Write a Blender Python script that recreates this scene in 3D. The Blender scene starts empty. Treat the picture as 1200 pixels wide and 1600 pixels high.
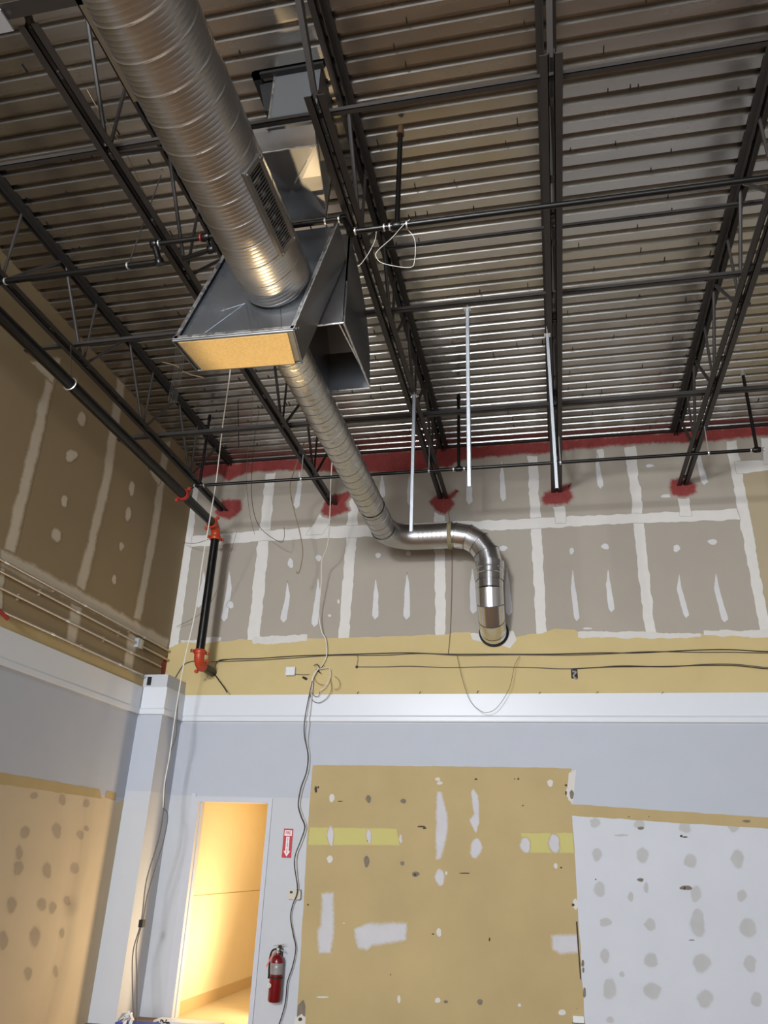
import bpy, bmesh, math, random
from mathutils import Vector, Matrix, noise
from mathutils.geometry import tessellate_polygon
random.seed(7)
C = bpy.context.scene.collection
SC = bpy.context.scene

# ------------------------------------------------------------------ camera
F = 1198.95; H = 1.65
YAW, PITCH, ROLL = -0.223085895, 0.422748197, 0.0392871356
ca, sa, cb, sb, cc, sc_ = math.cos(YAW), math.sin(YAW), math.cos(PITCH), math.sin(PITCH), math.cos(ROLL), math.sin(ROLL)
FW = Vector((sa*cb, ca*cb, sb)); R0 = Vector((ca, -sa, 0)); U0 = R0.cross(FW)
RT = cc*R0 + sc_*U0; UP = -sc_*R0 + cc*U0
EYE = Vector((0, 0, H))
cam = bpy.data.cameras.new('camera'); co = bpy.data.objects.new('camera', cam); C.objects.link(co)
co.matrix_world = Matrix(((RT.x, UP.x, -FW.x, 0), (RT.y, UP.y, -FW.y, 0), (RT.z, UP.z, -FW.z, H), (0, 0, 0, 1)))
cam.sensor_fit = 'HORIZONTAL'; cam.sensor_width = 36; cam.lens = F/1200*36
cam.clip_start = 0.05
SC.camera = co

# ------------------------------------------------------------------ light
SC.view_settings.view_transform = 'Standard'; SC.view_settings.look = 'None'
SC.view_settings.gamma = 1; SC.view_settings.use_curve_mapping = False
SC.view_settings.exposure = 0.0
w = bpy.data.worlds.new('world'); SC.world = w; w.use_nodes = True
w.node_tree.nodes['Background'].inputs[0].default_value = (0.72, 0.82, 1, 1)
w.node_tree.nodes['Background'].inputs[1].default_value = 1.0

def area(name, loc, target, sx, sy, power, col):
    l = bpy.data.lights.new(name, 'AREA'); l.shape = 'RECTANGLE'; l.size = sx; l.size_y = sy
    l.energy = power; l.color = col
    o = bpy.data.objects.new(name, l); C.objects.link(o); o.location = loc
    o.rotation_euler = (Vector(target)-Vector(loc)).to_track_quat('-Z', 'Y').to_euler()
    return o
WIN_P, KEY_P, HALL_P, HALL_C, LINER_P = 800, 1050, 46, 16, 1000
area('storefront_daylight', (-1.75, -9.3, 2.3), (-1.0, 0, 2.6), 5.6, 3.4, WIN_P, (0.80, 0.89, 1.0))
area('added_side_light', (3.8, -9.3, 2.6), (2.0, 0, 4.0), 2.6, 3.0, 260, (0.84, 0.91, 1.0))  # added light from an unseen side, brightens the deck ribs at right
area('unseen_key_light', (-2.9, -6.5, 4.7), (-1.0, 9, 4.4), 1.3, 0.9, KEY_P, (0.96, 0.97, 1.0))  # unseen key light free inside the room, set by wall shadows; no window
area('hall_floor_lamp', (-3.05, 9.62, 0.55), (-4.6, 7.9, 1.6), 0.35, 0.35, HALL_P, (1.0, 0.77, 0.50))
area('hall_ceiling_lamp', (-3.1, 10.6, 2.66), (-3.1, 10.6, 0), 0.9, 1.6, HALL_C, (1.0, 0.70, 0.36))
sl = bpy.data.lights.new('added_liner_spot', 'SPOT'); sl.energy = LINER_P; sl.color = (1.0, .74, .42); sl.spot_size = math.radians(12.5); sl.spot_blend = .3; sl.shadow_soft_size = .12  # added unseen spot from below, cone narrowed to warm the plenum liner
so = bpy.data.objects.new('added_liner_spot', sl); C.objects.link(so); so.location = (-1.6, 6.6, .3); so.rotation_euler = (Vector((-1.93, 4.38, 5.07))-so.location).to_track_quat('-Z', 'Y').to_euler()

# ------------------------------------------------------------------ helpers
def ray(x, y): return RT*(x-600) - UP*(y-800) + FW*F
def on(ax, v, x, y):
    d = ray(x, y); e = EYE[ax]; return EYE + d*((v-e)/d[ax])
def oX(x, y, v): return on(0, v, x, y)
def oY(x, y, v): return on(1, v, x, y)
def oZ(x, y, v): return on(2, v, x, y)
D = 9.0; XL = -4.83; ZC = 6.70

def lin(h):
    h = h.lstrip('#'); o = []
    for i in (0, 2, 4):
        c = int(h[i:i+2], 16)/255
        o.append(c/12.92 if c <= .04045 else ((c+.055)/1.055)**2.4)
    return (*o, 1)

def mat(name, col, rough=.6, metal=0., var=.0, scale=6., bump=0., bscale=60., rvar=0., feather=0, under=None, stretch=None, kind='noise'):
    m = bpy.data.materials.new(name); m.use_nodes = True; nt = m.node_tree; N = nt.nodes; L = nt.links
    b = N['Principled BSDF']; b.inputs['Roughness'].default_value = rough; b.inputs['Metallic'].default_value = metal
    c = lin(col) if isinstance(col, str) else (*col, 1)
    b.inputs['Base Color'].default_value = c
    tc = N.new('ShaderNodeNewGeometry')
    src = tc.outputs['Position']
    if stretch:
        mp = N.new('ShaderNodeMapping'); mp.inputs['Scale'].default_value = stretch
        L.new(src, mp.inputs[0]); src = mp.outputs[0]
    if var or rvar:
        if kind == 'voronoi':
            t = N.new('ShaderNodeTexVoronoi'); t.inputs['Scale'].default_value = scale; out = t.outputs['Color']
            bw = N.new('ShaderNodeRGBToBW'); L.new(src, t.inputs[0]); L.new(out, bw.inputs[0]); out = bw.outputs[0]
        else:
            t = N.new('ShaderNodeTexNoise'); t.inputs['Scale'].default_value = scale; t.inputs['Detail'].default_value = 5
            L.new(src, t.inputs[0]); out = t.outputs[0]
        if var:
            r = N.new('ShaderNodeMapRange'); r.inputs[1].default_value = .25; r.inputs[2].default_value = .75
            r.inputs[3].default_value = 1-var; r.inputs[4].default_value = 1+var
            L.new(out, r.inputs[0])
            mx = N.new('ShaderNodeVectorMath'); mx.operation = 'SCALE'; mx.inputs[0].default_value = c[:3]
            L.new(r.outputs[0], mx.inputs['Scale']); L.new(mx.outputs[0], b.inputs['Base Color'])
        if rvar:
            r = N.new('ShaderNodeMapRange'); r.inputs[1].default_value = .25; r.inputs[2].default_value = .75
            r.inputs[3].default_value = max(.05, rough-rvar); r.inputs[4].default_value = rough+rvar
            L.new(out, r.inputs[0]); L.new(r.outputs[0], b.inputs['Roughness'])
    if bump:
        t = N.new('ShaderNodeTexNoise'); t.inputs['Scale'].default_value = bscale; t.inputs['Detail'].default_value = 4
        L.new(src, t.inputs[0])
        bp = N.new('ShaderNodeBump'); bp.inputs['Strength'].default_value = bump; bp.inputs['Distance'].default_value = .01
        L.new(t.outputs[0], bp.inputs['Height']); L.new(bp.outputs[0], b.inputs['Normal'])
    if under:
        at = N.new('ShaderNodeAttribute'); at.attribute_name = 'feather'
        nn = N.new('ShaderNodeTexNoise'); nn.inputs['Scale'].default_value = 28; nn.inputs['Detail'].default_value = 6
        L.new(tc.outputs['Position'], nn.inputs[0])
        ad = N.new('ShaderNodeMath'); ad.operation = 'MULTIPLY_ADD'; ad.inputs[1].default_value = .7; ad.inputs[2].default_value = -.35
        L.new(nn.outputs[0], ad.inputs[0])
        sm = N.new('ShaderNodeMath'); sm.operation = 'ADD'; L.new(at.outputs['Fac'], sm.inputs[0]); L.new(ad.outputs[0], sm.inputs[1])
        mr = N.new('ShaderNodeMapRange'); mr.interpolation_type = 'SMOOTHSTEP'
        mr.inputs[1].default_value = .5-feather; mr.inputs[2].default_value = .5+feather
        L.new(sm.outputs[0], mr.inputs[0])
        mi = N.new('ShaderNodeMix'); mi.data_type = 'RGBA'
        L.new(mr.outputs[0], mi.inputs[0]); mi.inputs[6].default_value = lin(under)
        if b.inputs['Base Color'].is_linked: L.new(b.inputs['Base Color'].links[0].from_socket, mi.inputs[7])
        else: mi.inputs[7].default_value = c
        L.new(mi.outputs[2], b.inputs['Base Color'])
    return m

M = {}
M['gypsum'] = mat('gypsum_paper', '#a69e91', .85, var=.04, scale=1.5)
M['gypsum_brown'] = mat('brown_gypsum_paper', '#8e7c5c', .85, var=.06, scale=1.2)
M['tan_board'] = mat('tan_gypsum_paper', '#aa9c80', .85, var=.04, scale=1.5)
M['compound'] = mat('joint_compound', '#d6d3cd', .8, var=.03, scale=9, feather=.22, under='#a69e91')
M['compound_edge'] = mat('joint_compound_edge', '#d0cdc6', .8, var=.03, scale=9)
M['compound_soft'] = mat('sanded_joint_compound', '#cfcecd', .8, var=.05, scale=5, feather=.3, under='#a69e91')
M['compound_patch'] = mat('sanded_patch', '#c6c5c8', .8, var=.05, scale=5, feather=.5, under='#b49f70')
M['compound_left'] = mat('joint_compound_skim', '#c0b49e', .8, var=.05, scale=5, feather=.5, under='#8e7c5c')
M['yellow'] = mat('yellowed_board', '#c6b27e', .8, var=.05, scale=2.2)
M['yellow_old'] = mat('adhesive_yellow_board', '#b49f70', .75, var=.08, scale=1.6)
M['green'] = mat('green_tinted_board', '#c3bb74', .8, feather=.4, under='#b49f70')
M['lavender'] = mat('lavender_grey_paint', '#b4b9c2', .6, var=.02, scale=3)
M['white_wall'] = mat('white_wall_paint', '#bfc2c6', .6, var=.02, scale=3)
M['panel_white'] = mat('primed_white_board', '#c6c9cf', .6, var=.03, scale=2)
M['grey_patch'] = mat('grey_filler', '#b5b5b4', .8, var=.04, scale=8, feather=.4, under='#c6c9cf')
M['warm_patch'] = mat('tan_filler', '#ad9d85', .8, var=.05, scale=8, feather=.45, under='#c9b797')
M['dark_mark'] = mat('torn_dark_mark', '#4a4034', .9, var=.3, scale=40)
M['brown_mark'] = mat('torn_brown_paper', '#7c7264', .9, var=.15, scale=30)
M['cream_panel'] = mat('cream_primed_board', '#c9b797', .7, var=.05, scale=2)
M['red_spray'] = mat('red_fire_sealant', '#84302c', .7, var=.18, scale=10, bump=.2, bscale=50, feather=.5, under='#a69e91')
M['trim'] = mat('white_trim_paint', '#d6dadf', .35)
M['trim_grey'] = mat('grey_trim_paint', '#c4c6cd', .4)
M['hall'] = mat('cream_hall_paint', '#ead9b0', .6, var=.02)
M['hall_floor'] = mat('hall_floor', '#cdbb93', .5, var=.05)
M['floor'] = mat('dusty_floor', '#8f7050', .6, var=.2, scale=1.3)
M['unseen'] = mat('grey_wall', '#a59f98', .8)
def deck_mat():
    m = mat('galvanized_deck', (.415, .395, .365), .25, .94, var=.10, scale=2.0, rvar=.06, stretch=(.5, 3, 1))
    return m
M['deck'] = deck_mat()
M['steel'] = mat('grey_primed_steel', '#302d2b', .55, .0, var=.08, scale=12)
M['steel_dark'] = mat('dark_primed_steel', '#2e2c2a', .55, .0, var=.1, scale=12)
M['web'] = mat('grey_web_steel', '#35322f', .5)
M['galv'] = mat('galvanized_sheet', (.56, .57, .58), .27, .95, var=.13, scale=28, rvar=.05, kind='voronoi')
M['galv_duct'] = mat('spiral_duct_steel', (.46, .455, .445), .36, .95, var=.06, scale=5, rvar=.05)
M['galv_spangle'] = mat('spangled_duct_steel', (.50, .49, .45), .36, .92, var=.15, scale=110, rvar=.06, kind='voronoi')
M['galv_bright'] = mat('bright_elbow_steel', (.66, .67, .68), .2, .97, var=.05, scale=6)
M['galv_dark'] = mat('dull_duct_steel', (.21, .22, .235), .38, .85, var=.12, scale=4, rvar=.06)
M['galv_blue'] = mat('blue_grey_duct_steel', (.27, .29, .315), .24, .9, var=.12, scale=3, rvar=.06)
M['seam'] = mat('sealant_bead', '#a9aaa6', .6)
M['insul'] = mat('fibreglass_liner', '#d8bd84', .95, var=.12, scale=60, bump=.8, bscale=90)
M['black_pipe'] = mat('black_iron_pipe', '#141312', .32, .35, var=.1, scale=8)
M['black'] = mat('matte_black', '#0c0c0c', .7)
M['orange'] = mat('orange_coupling_paint', '#b23d1c', .4, var=.08, scale=20)
M['redc'] = mat('red_coupling_paint', '#a02a22', .45)
M['silver'] = mat('zinc_clamp', (.72, .72, .72), .35, .8)
M['strut'] = mat('zinc_strut', (.52, .56, .60), .38, .55, var=.05)
M['conduit'] = mat('emt_conduit', (.55, .49, .40), .35, .7)
M['cable_black'] = mat('black_cable', '#1b1a19', .5)
M['cable_grey'] = mat('grey_cable', '#5b564e', .6)
M['cable_white'] = mat('white_cable', '#dcd8cc', .6)
M['cable_tan'] = mat('tan_wire', '#86755c', .6)
M['plastic'] = mat('white_plastic', '#d9d9d7', .4)
M['ext_red'] = mat('extinguisher_red', '#6e0d13', .25)
M['sign_red'] = mat('sign_red', '#b81f30', .45)
M['sign_white'] = mat('sign_white', '#e6e2e2', .5)
M['label'] = mat('grey_label', '#8a8583', .4, var=.2, scale=60)
M['chrome'] = mat('chrome', (.8, .8, .78), .15, 1.0)
M['pink'] = mat('orange_tag', '#e8735e', .6)
M['beige'] = mat('beige_plastic', '#c6bfae', .5)
M['sticker'] = mat('cream_sticker', '#a39c7c', .7)
M['blue'] = mat('blue_plastic', '#3848a0', .5)
gl = bpy.data.materials.new('window_glass'); gl.use_nodes = True
_b = gl.node_tree.nodes['Principled BSDF']; _b.inputs['Transmission Weight'].default_value = 1; _b.inputs['Roughness'].default_value = 0; _b.inputs['IOR'].default_value = 1.0
M['glass'] = gl

class MB:
    def __init__(s): s.v = []; s.f = []; s.a = None
    def add(s, vs, fs):
        n = len(s.v); s.v += [tuple(p) for p in vs]; s.f += [tuple(i+n for i in f) for f in fs]; return s
    def box(s, a, b):
        x0, x1 = sorted((a[0], b[0])); y0, y1 = sorted((a[1], b[1])); z0, z1 = sorted((a[2], b[2]))
        return s.add([(x0, y0, z0), (x1, y0, z0), (x1, y1, z0), (x0, y1, z0), (x0, y0, z1), (x1, y0, z1), (x1, y1, z1), (x0, y1, z1)],
              [(0, 3, 2, 1), (4, 5, 6, 7), (0, 1, 5, 4), (1, 2, 6, 5), (2, 3, 7, 6), (3, 0, 4, 7)])
    def hexa(s, lo, hi):   # two matching rings of n points
        n = len(lo)
        return s.add(list(lo)+list(hi), [tuple(reversed(range(n))), tuple(range(n, 2*n))] + [(i, (i+1) % n, n+(i+1) % n, n+i) for i in range(n)])
    def bar(s, p, q, wx, wy=None):  # rectangular bar between points
        p = Vector(p); q = Vector(q); d = (q-p).normalized(); wy = wy or wx
        u = d.cross(Vector((0, 0, 1)));
        if u.length < .05: u = d.cross(Vector((0, 1, 0)))
        u.normalize(); v = d.cross(u)
        r = [u*a*wx/2+v*b*wy/2 for a, b in ((-1, -1), (1, -1), (1, 1), (-1, 1))]
        return s.hexa([p+k for k in r], [q+k for k in r])
    def tube(s, pts, r, n=10, cap=True):
        pts = [Vector(p) for p in pts]; rs = r if isinstance(r, (list, tuple)) else [r]*len(pts)
        m = len(pts); T = []
        for i in range(m):
            a = pts[max(i-1, 0)]; b = pts[min(i+1, m-1)]; t = (b-a)
            T.append(t.normalized() if t.length > 1e-9 else (T[-1] if T else Vector((0, 0, 1))))
        u = T[0].cross(Vector((0, 0, 1)))
        if u.length < .1: u = T[0].cross(Vector((0, 1, 0)))
        u.normalize(); vs = []
        for i in range(m):
            if i: u = (u - T[i]*u.dot(T[i])); u.normalize()
            v = T[i].cross(u)
            for k in range(n):
                a = 2*math.pi*k/n; vs.append(pts[i]+(u*math.cos(a)+v*math.sin(a))*rs[i])
        fs = [(i*n+k, i*n+(k+1) % n, (i+1)*n+(k+1) % n, (i+1)*n+k) for i in range(m-1) for k in range(n)]
        if cap: fs += [tuple(reversed(range(n))), tuple((m-1)*n+k for k in range(n))]
        return s.add(vs, fs)
    def build(s, name, m, parent=None, smooth=False):
        me = bpy.data.meshes.new(name); me.from_pydata(s.v, [], s.f); me.materials.append(m)
        if s.a:
            at = me.attributes.new('feather', 'FLOAT', 'POINT'); at.data.foreach_set('value', s.a)
        if not s.a:
            bm = bmesh.new(); bm.from_mesh(me); bmesh.ops.recalc_face_normals(bm, faces=bm.faces); bm.to_mesh(me); bm.free()
        if smooth:
            me.polygons.foreach_set('use_smooth', [True]*len(me.polygons))
            if hasattr(me, 'set_sharp_from_angle'): me.set_sharp_from_angle(angle=math.radians(38))
        o = bpy.data.objects.new(name, me); C.objects.link(o)
        if parent:
            o.parent = parent; o.matrix_parent_inverse = Matrix.Translation(-parent.location)
        return o

def tag(o, label=None, cat=None, group=None, kind=None):
    if label: o['label'] = label
    if cat: o['category'] = cat
    if group: o['group'] = group
    if kind: o['kind'] = kind
    return o
def thing(name, loc, label, cat, group=None, kind=None):
    o = bpy.data.objects.new(name, None); C.objects.link(o); o.location = loc; o.empty_display_size = .1
    return tag(o, label, cat, group, kind)
def struct(name, mb, m, label=None, smooth=False):
    return tag(mb.build(name, m, None, smooth), label, None, None, 'structure')
def smooth_path(pts, sub=6):
    pts = [Vector(p) for p in pts]; out = []
    for i in range(len(pts)-1):
        p0 = pts[max(i-1, 0)]; p1 = pts[i]; p2 = pts[i+1]; p3 = pts[min(i+2, len(pts)-1)]
        for k in range(sub):
            t = k/sub
            out.append(.5*((2*p1)+(p2-p0)*t+(2*p0-5*p1+4*p2-p3)*t*t+(3*p1-p0-3*p2+p3)*t**3))
    out.append(pts[-1]); return out

# thin coats on walls: polygons with ragged, feathered rims
def coat(name, m, parent, polys, axis, base, off, fe=.02, jit=.008, step=.04, label=None):
    """polys: lists of wall points (a, z). axis 'Y' -> wall plane y=base facing -y; 'X' -> x=base facing +x"""
    V = []; A = []; Fc = []; O = []
    for ip, poly in enumerate(polys):
        P = []
        n = len(poly)
        for i in range(n):
            a = Vector(poly[i]); b = Vector(poly[(i+1) % n]); k = max(1, int((b-a).length/step))
            for j in range(k): P.append(a+(b-a)*j/k)
        area_ = sum(P[i-1].x*P[i].y-P[i].x*P[i-1].y for i in range(len(P)))
        if area_ < 0: P.reverse()
        n = len(P); Q = []
        fl = min(fe, .45*abs(area_)/max(1e-6, sum((P[i]-P[i-1]).length for i in range(n))))
        for i in range(n):
            t = (P[(i+1) % n]-P[i-1]);
            t = t.normalized() if t.length > 1e-9 else Vector((1, 0))
            nr = Vector((-t.y, t.x))
            j = noise.noise(Vector((P[i].x*7, P[i].y*7, off*900)))*jit*2 + noise.noise(Vector((P[i].x*31, P[i].y*31, off*900)))*jit
            Q.append((P[i]+nr*j, nr))
        s0 = len(V)
        for (p, nr) in Q: V.append(p - nr*fl*.5); A.append(0.)
        for (p, nr) in Q: V.append(p + nr*fl*.5); A.append(1.)
        for i in range(n): Fc.append((s0+i, s0+(i+1) % n, s0+n+(i+1) % n, s0+n+i))
        inner = [Vector((V[s0+n+i].x, V[s0+n+i].y, 0)) for i in range(n)]
        for tri in tessellate_polygon([inner]):
            a_, b_, c_ = (inner[i] for i in tri)
            cr = (b_-a_).cross(c_-a_).z
            if abs(cr) < 1e-12: continue
            Fc.append(tuple(s0+n+i for i in (tri if cr > 0 else reversed(tri))))
        O += [off+ip*.00003]*(2*n)
    mb = MB()
    if axis == 'Y':
        mb.v = [(p.x, base-o_, p.y) for p, o_ in zip(V, O)]; mb.f = Fc
    else:
        mb.v = [(base+o_, p.x, p.y) for p, o_ in zip(V, O)]; mb.f = [tuple(reversed(f)) for f in Fc]
    mb.a = A
    o = mb.build(name, m, parent)
    if label: o['label'] = label
    return o
def bw(pts):   # photo measurements -> back wall coordinates
    return [(oY(x, y, D).x, oY(x, y, D).z) for x, y in pts]
def lw(pts):
    return [(oX(x, y, XL).y, oX(x, y, XL).z) for x, y in pts]
def ell(cx, cy, w_, h_, n=12, wob=.22):
    ph = random.random()*6
    return [(cx+math.cos(a)*w_/2*(1+wob*math.sin(3*a+ph)*.6+wob*random.uniform(-.5, .5)), cy+math.sin(a)*h_/2*(1+wob*math.cos(2*a+ph)*.5)) for a in [2*math.pi*k/n for k in range(n)]]

# ------------------------------------------------------------------ room shell
XR = 8.0; YF = -9.0
struct('floor', MB().box((XL-.2, YF-.2, -.15), (XR+.2, D, 0)), M['floor'], 'brown dusty floor of the empty shop unit')
# door opening in the back wall
DX0, DX1, DZ = -4.135, -3.275, 2.175
bwall = MB()
bwall.box((XL-.2, D, 0), (DX0-.03, D+.14, ZC+.3)); bwall.box((DX1+.03, D, 0), (XR+.2, D+.14, ZC+.3)); bwall.box((DX0-.03, D, DZ+.03), (DX1+.03, D+.14, ZC+.3))
wall_back = struct('wall_back', bwall, M['white_wall'], 'tall back wall of bare taped gypsum board above and patched paint below')
wall_left = struct('wall_left', MB().box((XL-.2, YF, 0), (XL, D, ZC+.3)), M['white_wall'], 'tall brown gypsum left wall with crown moulding and patched lower board')
struct('wall_right', MB().box((XR, YF, 0), (XR+.2, D, ZC+.3)), M['unseen'], 'plain side wall opposite the left wall')
fw_ = MB(); fw_.box((XL-.2, YF-.2, 0), (XR+.2, YF, .5)); fw_.box((XL-.2, YF-.2, 4.0), (XR+.2, YF, ZC+.3)); fw_.box((XL-.2, YF-.2, .5), (-4.6, YF, 4.0)); fw_.box((1.1, YF-.2, .5), (2.4, YF, 4.0)); fw_.box((5.2, YF-.2, .5), (XR+.2, YF, 4.0))
struct('wall_front', fw_, M['unseen'], 'shopfront wall with a wide window behind the viewer')
wf = MB()
for x in (-4.6, -2.72, -.84, 1.04): wf.box((x, YF-.15, .5), (x+.06, YF-.05, 4.0))
wf.box((-4.54, YF-.15, .5), (1.04, YF-.05, .56)); wf.box((-4.54, YF-.15, 3.94), (1.04, YF-.05, 4.0))
wg = MB(); [wg.box((x, YF-.15, .5), (x+.06, YF-.05, 4.0)) for x in (2.4, 3.77, 5.14)]; struct('added_window', wg, M['trim_grey'], 'added second shopfront window frame, out of view')  # unseen frame, added together with the extra side light
struct('window_1', wf, M['trim_grey'], 'wide shopfront window frame')

# zones of the back wall: thin boards and paint coats
zc0, zc1 = 3.095, 3.415      # crown
xe = XR
coat('lavender_paint', M['lavender'], wall_back, [[(XL, zc0-.02), (xe, zc0-.02), (xe, 2.10), (.14, 2.17), (.14, 2.53), (-2.75, 2.53), (-2.66, 2.24), (XL, 2.24)]], 'Y', D, .0010, .004, 0)
coat('bare_gypsum_board', M['gypsum'], wall_back, [[(XL, 3.7), (xe, 3.7), (xe, ZC+.05), (XL, ZC+.05)]], 'Y', D, .0010, .004, 0)
coat('tan_gypsum_board', M['tan_board'], wall_back, [bw([(1156, 738), (1200, 735)])+[(xe, 6.1), (xe, 3.9)]+bw([(1200, 990), (1190, 990)])], 'Y', D, .0016, .01, .004)
ytop = [(263, 1013), (277, 1008), (293, 1002), (320, 1002), (353, 1003), (377, 1000), (411, 1002), (437, 1002), (471, 998), (512, 998), (580, 996), (640, 994), (700, 992), (711, 989), (734, 989), (737, 996), (775, 1002), (797, 1007), (801, 998), (824, 992), (846, 991), (867, 983), (897, 985), (910, 993), (947, 993), (1000, 990), (1033, 993), (1083, 993), (1117, 988), (1153, 988), (1177, 993), (1200, 993)]
coat('yellow_board_band', M['yellow'], wall_back, [bw(ytop)+[(xe, 3.97), (xe, 3.40), (XL, 3.40), (XL, 3.95)]], 'Y', D, .0030, .012, .006, .03)
# joint tape
T = []
def q4(a, b, c, d): T.append(bw([a, b, c, d]))
q4((823, 690), (838, 690), (855, 994), (838, 994)); q4((974, 680), (991, 680), (1025, 994), (1009, 994)); q4((1130, 670), (1148, 672), (1205, 995), (1189, 995))
q4((678, 800), (694, 800), (696, 996), (680, 996)); q4((546, 770), (562, 770), (545, 998), (529, 998)); q4((417, 730), (432, 730), (405, 1002), (386, 1002))
T.append(bw([(300, 745), (312, 745), (300, 850), (279, 1006), (262, 1014)]))
T.append(bw([(300, 838), (400, 830), (490, 824), (580, 821), (719, 815), (800, 812), (983, 803), (1150, 795), (1158, 812), (1000, 817), (800, 828), (737, 828), (580, 838), (400, 846), (298, 855)]))
q4((1057, 770), (1075, 770), (1081, 806), (1062, 806)); q4((864, 785), (882, 785), (884, 818), (868, 818))
T.append(bw([(505, 798), (522, 802), (503, 836), (478, 836)]))
T.append(bw([(1148, 722), (1215, 718), (1215, 734), (1152, 740)])); q4((1186, 672), (1200, 672), (1206, 725), (1193, 725))
T.append(bw([(930, 690), (941, 690), (950, 1000)] [:2]+[(944, 720), (934, 720)]))
coat('joint_tape', M['compound'], wall_back, T, 'Y', D, .0022, .012, .010, .05)
S = []
def streak(x, y0, y1, w_=7, dx=0):
    S.append(bw([(x, y0), (x+w_*.45, y0+(y1-y0)*.35), (x+dx+w_*.6, y1-5), (x+dx, y1), (x+dx-w_*.5, y1-6), (x-w_*.35, y0+(y1-y0)*.35)]))
for a in ((587, 905, 968, 9, -1), (636, 890, 968, 9, -1), (449, 908, 973, 9, -6), (497, 902, 980, 10, -6), (895, 890, 971, 9, 6), (950, 890, 957, 9, 5), (1061, 897, 966, 9, 11), (1119, 890, 973, 10, 13),
          (358, 892, 971, 9, -8), (318, 887, 950, 8, -8), (738, 888, 960, 10, 1), (792, 885, 962, 9, 3), (933, 706, 764, 8, 5), (1092, 700, 758, 10, 8), (784, 720, 784, 8, 2), (732, 720, 788, 9, 1), (468, 735, 795, 8, -5), (597, 740, 780, 8, 0), (640, 738, 790, 8, 0)):
    streak(*a)
for x, y, a, b in ((893, 861, 8, 11), (946, 854, 12, 9), (1057, 857, 11, 11), (1113, 847, 15, 8), (786, 857, 13, 9), (591, 868, 9, 8), (638, 865, 8, 8), (454, 880, 8, 16), (498, 872, 9, 9), (1066, 764, 14, 6), (1040, 775, 15, 5), (529, 940, 4, 8), (515, 962, 5, 4), (917, 982, 14, 3), (1015, 728, 12, 4), (360, 945, 10, 12)):
    S.append(bw(ell(x, y, a, b)))
coat('filler_spots', M['compound_soft'], wall_back, S, 'Y', D, .0024, .014, .004, .04)
coat('compound_edge', M['compound_edge'], wall_back, [bw([(736, 990), (800, 988), (806, 1000), (797, 1012), (770, 1006), (738, 999)]), bw([(396, 997), (480, 992), (478, 1000), (420, 1006), (396, 1005)]), bw([(905, 988), (1000, 987), (1060, 990), (1095, 990), (1095, 995), (1020, 998), (990, 996), (905, 995)]),
     bw([(1100, 986), (1200, 985), (1200, 995), (1100, 992)]), bw([(277, 1002), (345, 996), (345, 1001), (300, 1005)])], 'Y', D, .0040, .012, .010, .03)
# red sealant
RB = bw([(1200, 681), (1160, 684), (1100, 691), (1060, 692), (1000, 694), (900, 702), (850, 709), (760, 714), (712, 722), (700, 732), (688, 730), (640, 737), (560, 740), (500, 737), (440, 735), (400, 737), (372, 744), (358, 752), (340, 742), (312, 748), (300, 742)])
RED = [RB+[(XL, 6.5), (XL, ZC), (xe, ZC), (xe, 6.5)]]
for p in ([(336, 800), (347, 780), (377, 780), (379, 797), (360, 812), (341, 808)], [(501, 800), (507, 785), (520, 774), (543, 768), (553, 771), (541, 785), (546, 797), (520, 808), (506, 806)],
          [(671, 785), (685, 773), (700, 773), (712, 764), (719, 767), (706, 780), (711, 788), (696, 804), (687, 802)], [(845, 778), (850, 769), (865, 766), (884, 758), (893, 755), (889, 767), (896, 778), (888, 788), (868, 791), (850, 788)],
          [(1044, 762), (1049, 751), (1068, 748), (1086, 757), (1087, 768), (1070, 777), (1050, 773)]):
    RED.append(bw(p))
coat('red_sealant', M['red_spray'], wall_back, RED, 'Y', D, .0046, .06, .012, .03)
# big yellowed patch lower down + strip to the right
coat('adhesive_board', M['yellow_old'], wall_back, [bw([(489, 1196), (700, 1198), (893, 1201), (889, 1213), (889, 1235), (892, 1257)])+[(2.0, 2.158), (xe, 1.95), (xe, 1.85), (2.0, 2.060)]+bw([(893, 1274), (897, 1330), (901, 1400), (906, 1490), (911, 1560)])+[(.14, 0), (-2.64, 0)]+bw([(464, 1597), (474, 1430), (480, 1320), (485, 1250)])], 'Y', D, .0032, .008, .003, .04)
coat('primed_board', M['panel_white'], wall_back, [[(xe, 1.85), (2.0, 2.060)]+bw([(893, 1274), (897, 1330), (901, 1400), (906, 1490), (911, 1560)])+[(.14, 0), (xe, 0)]], 'Y', D, .0018, .006, .002)
z4 = lambda p: [(380+.28125*x, 1150+.28125*y) for x, y in p]
z5 = lambda p: [(620+.28125*x, 1150+.28125*y) for x, y in p]
z6 = lambda p: [(850+.29167*x, 1150+.29167*y) for x, y in p]
coat('green_tint', M['green'], wall_back, [bw(z4([(370, 508), (850, 515), (870, 607), (362, 605)])), bw(z5([(690, 540), (975, 538), (985, 650), (700, 648)]))], 'Y', D, .0034, .02, .002)
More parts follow.
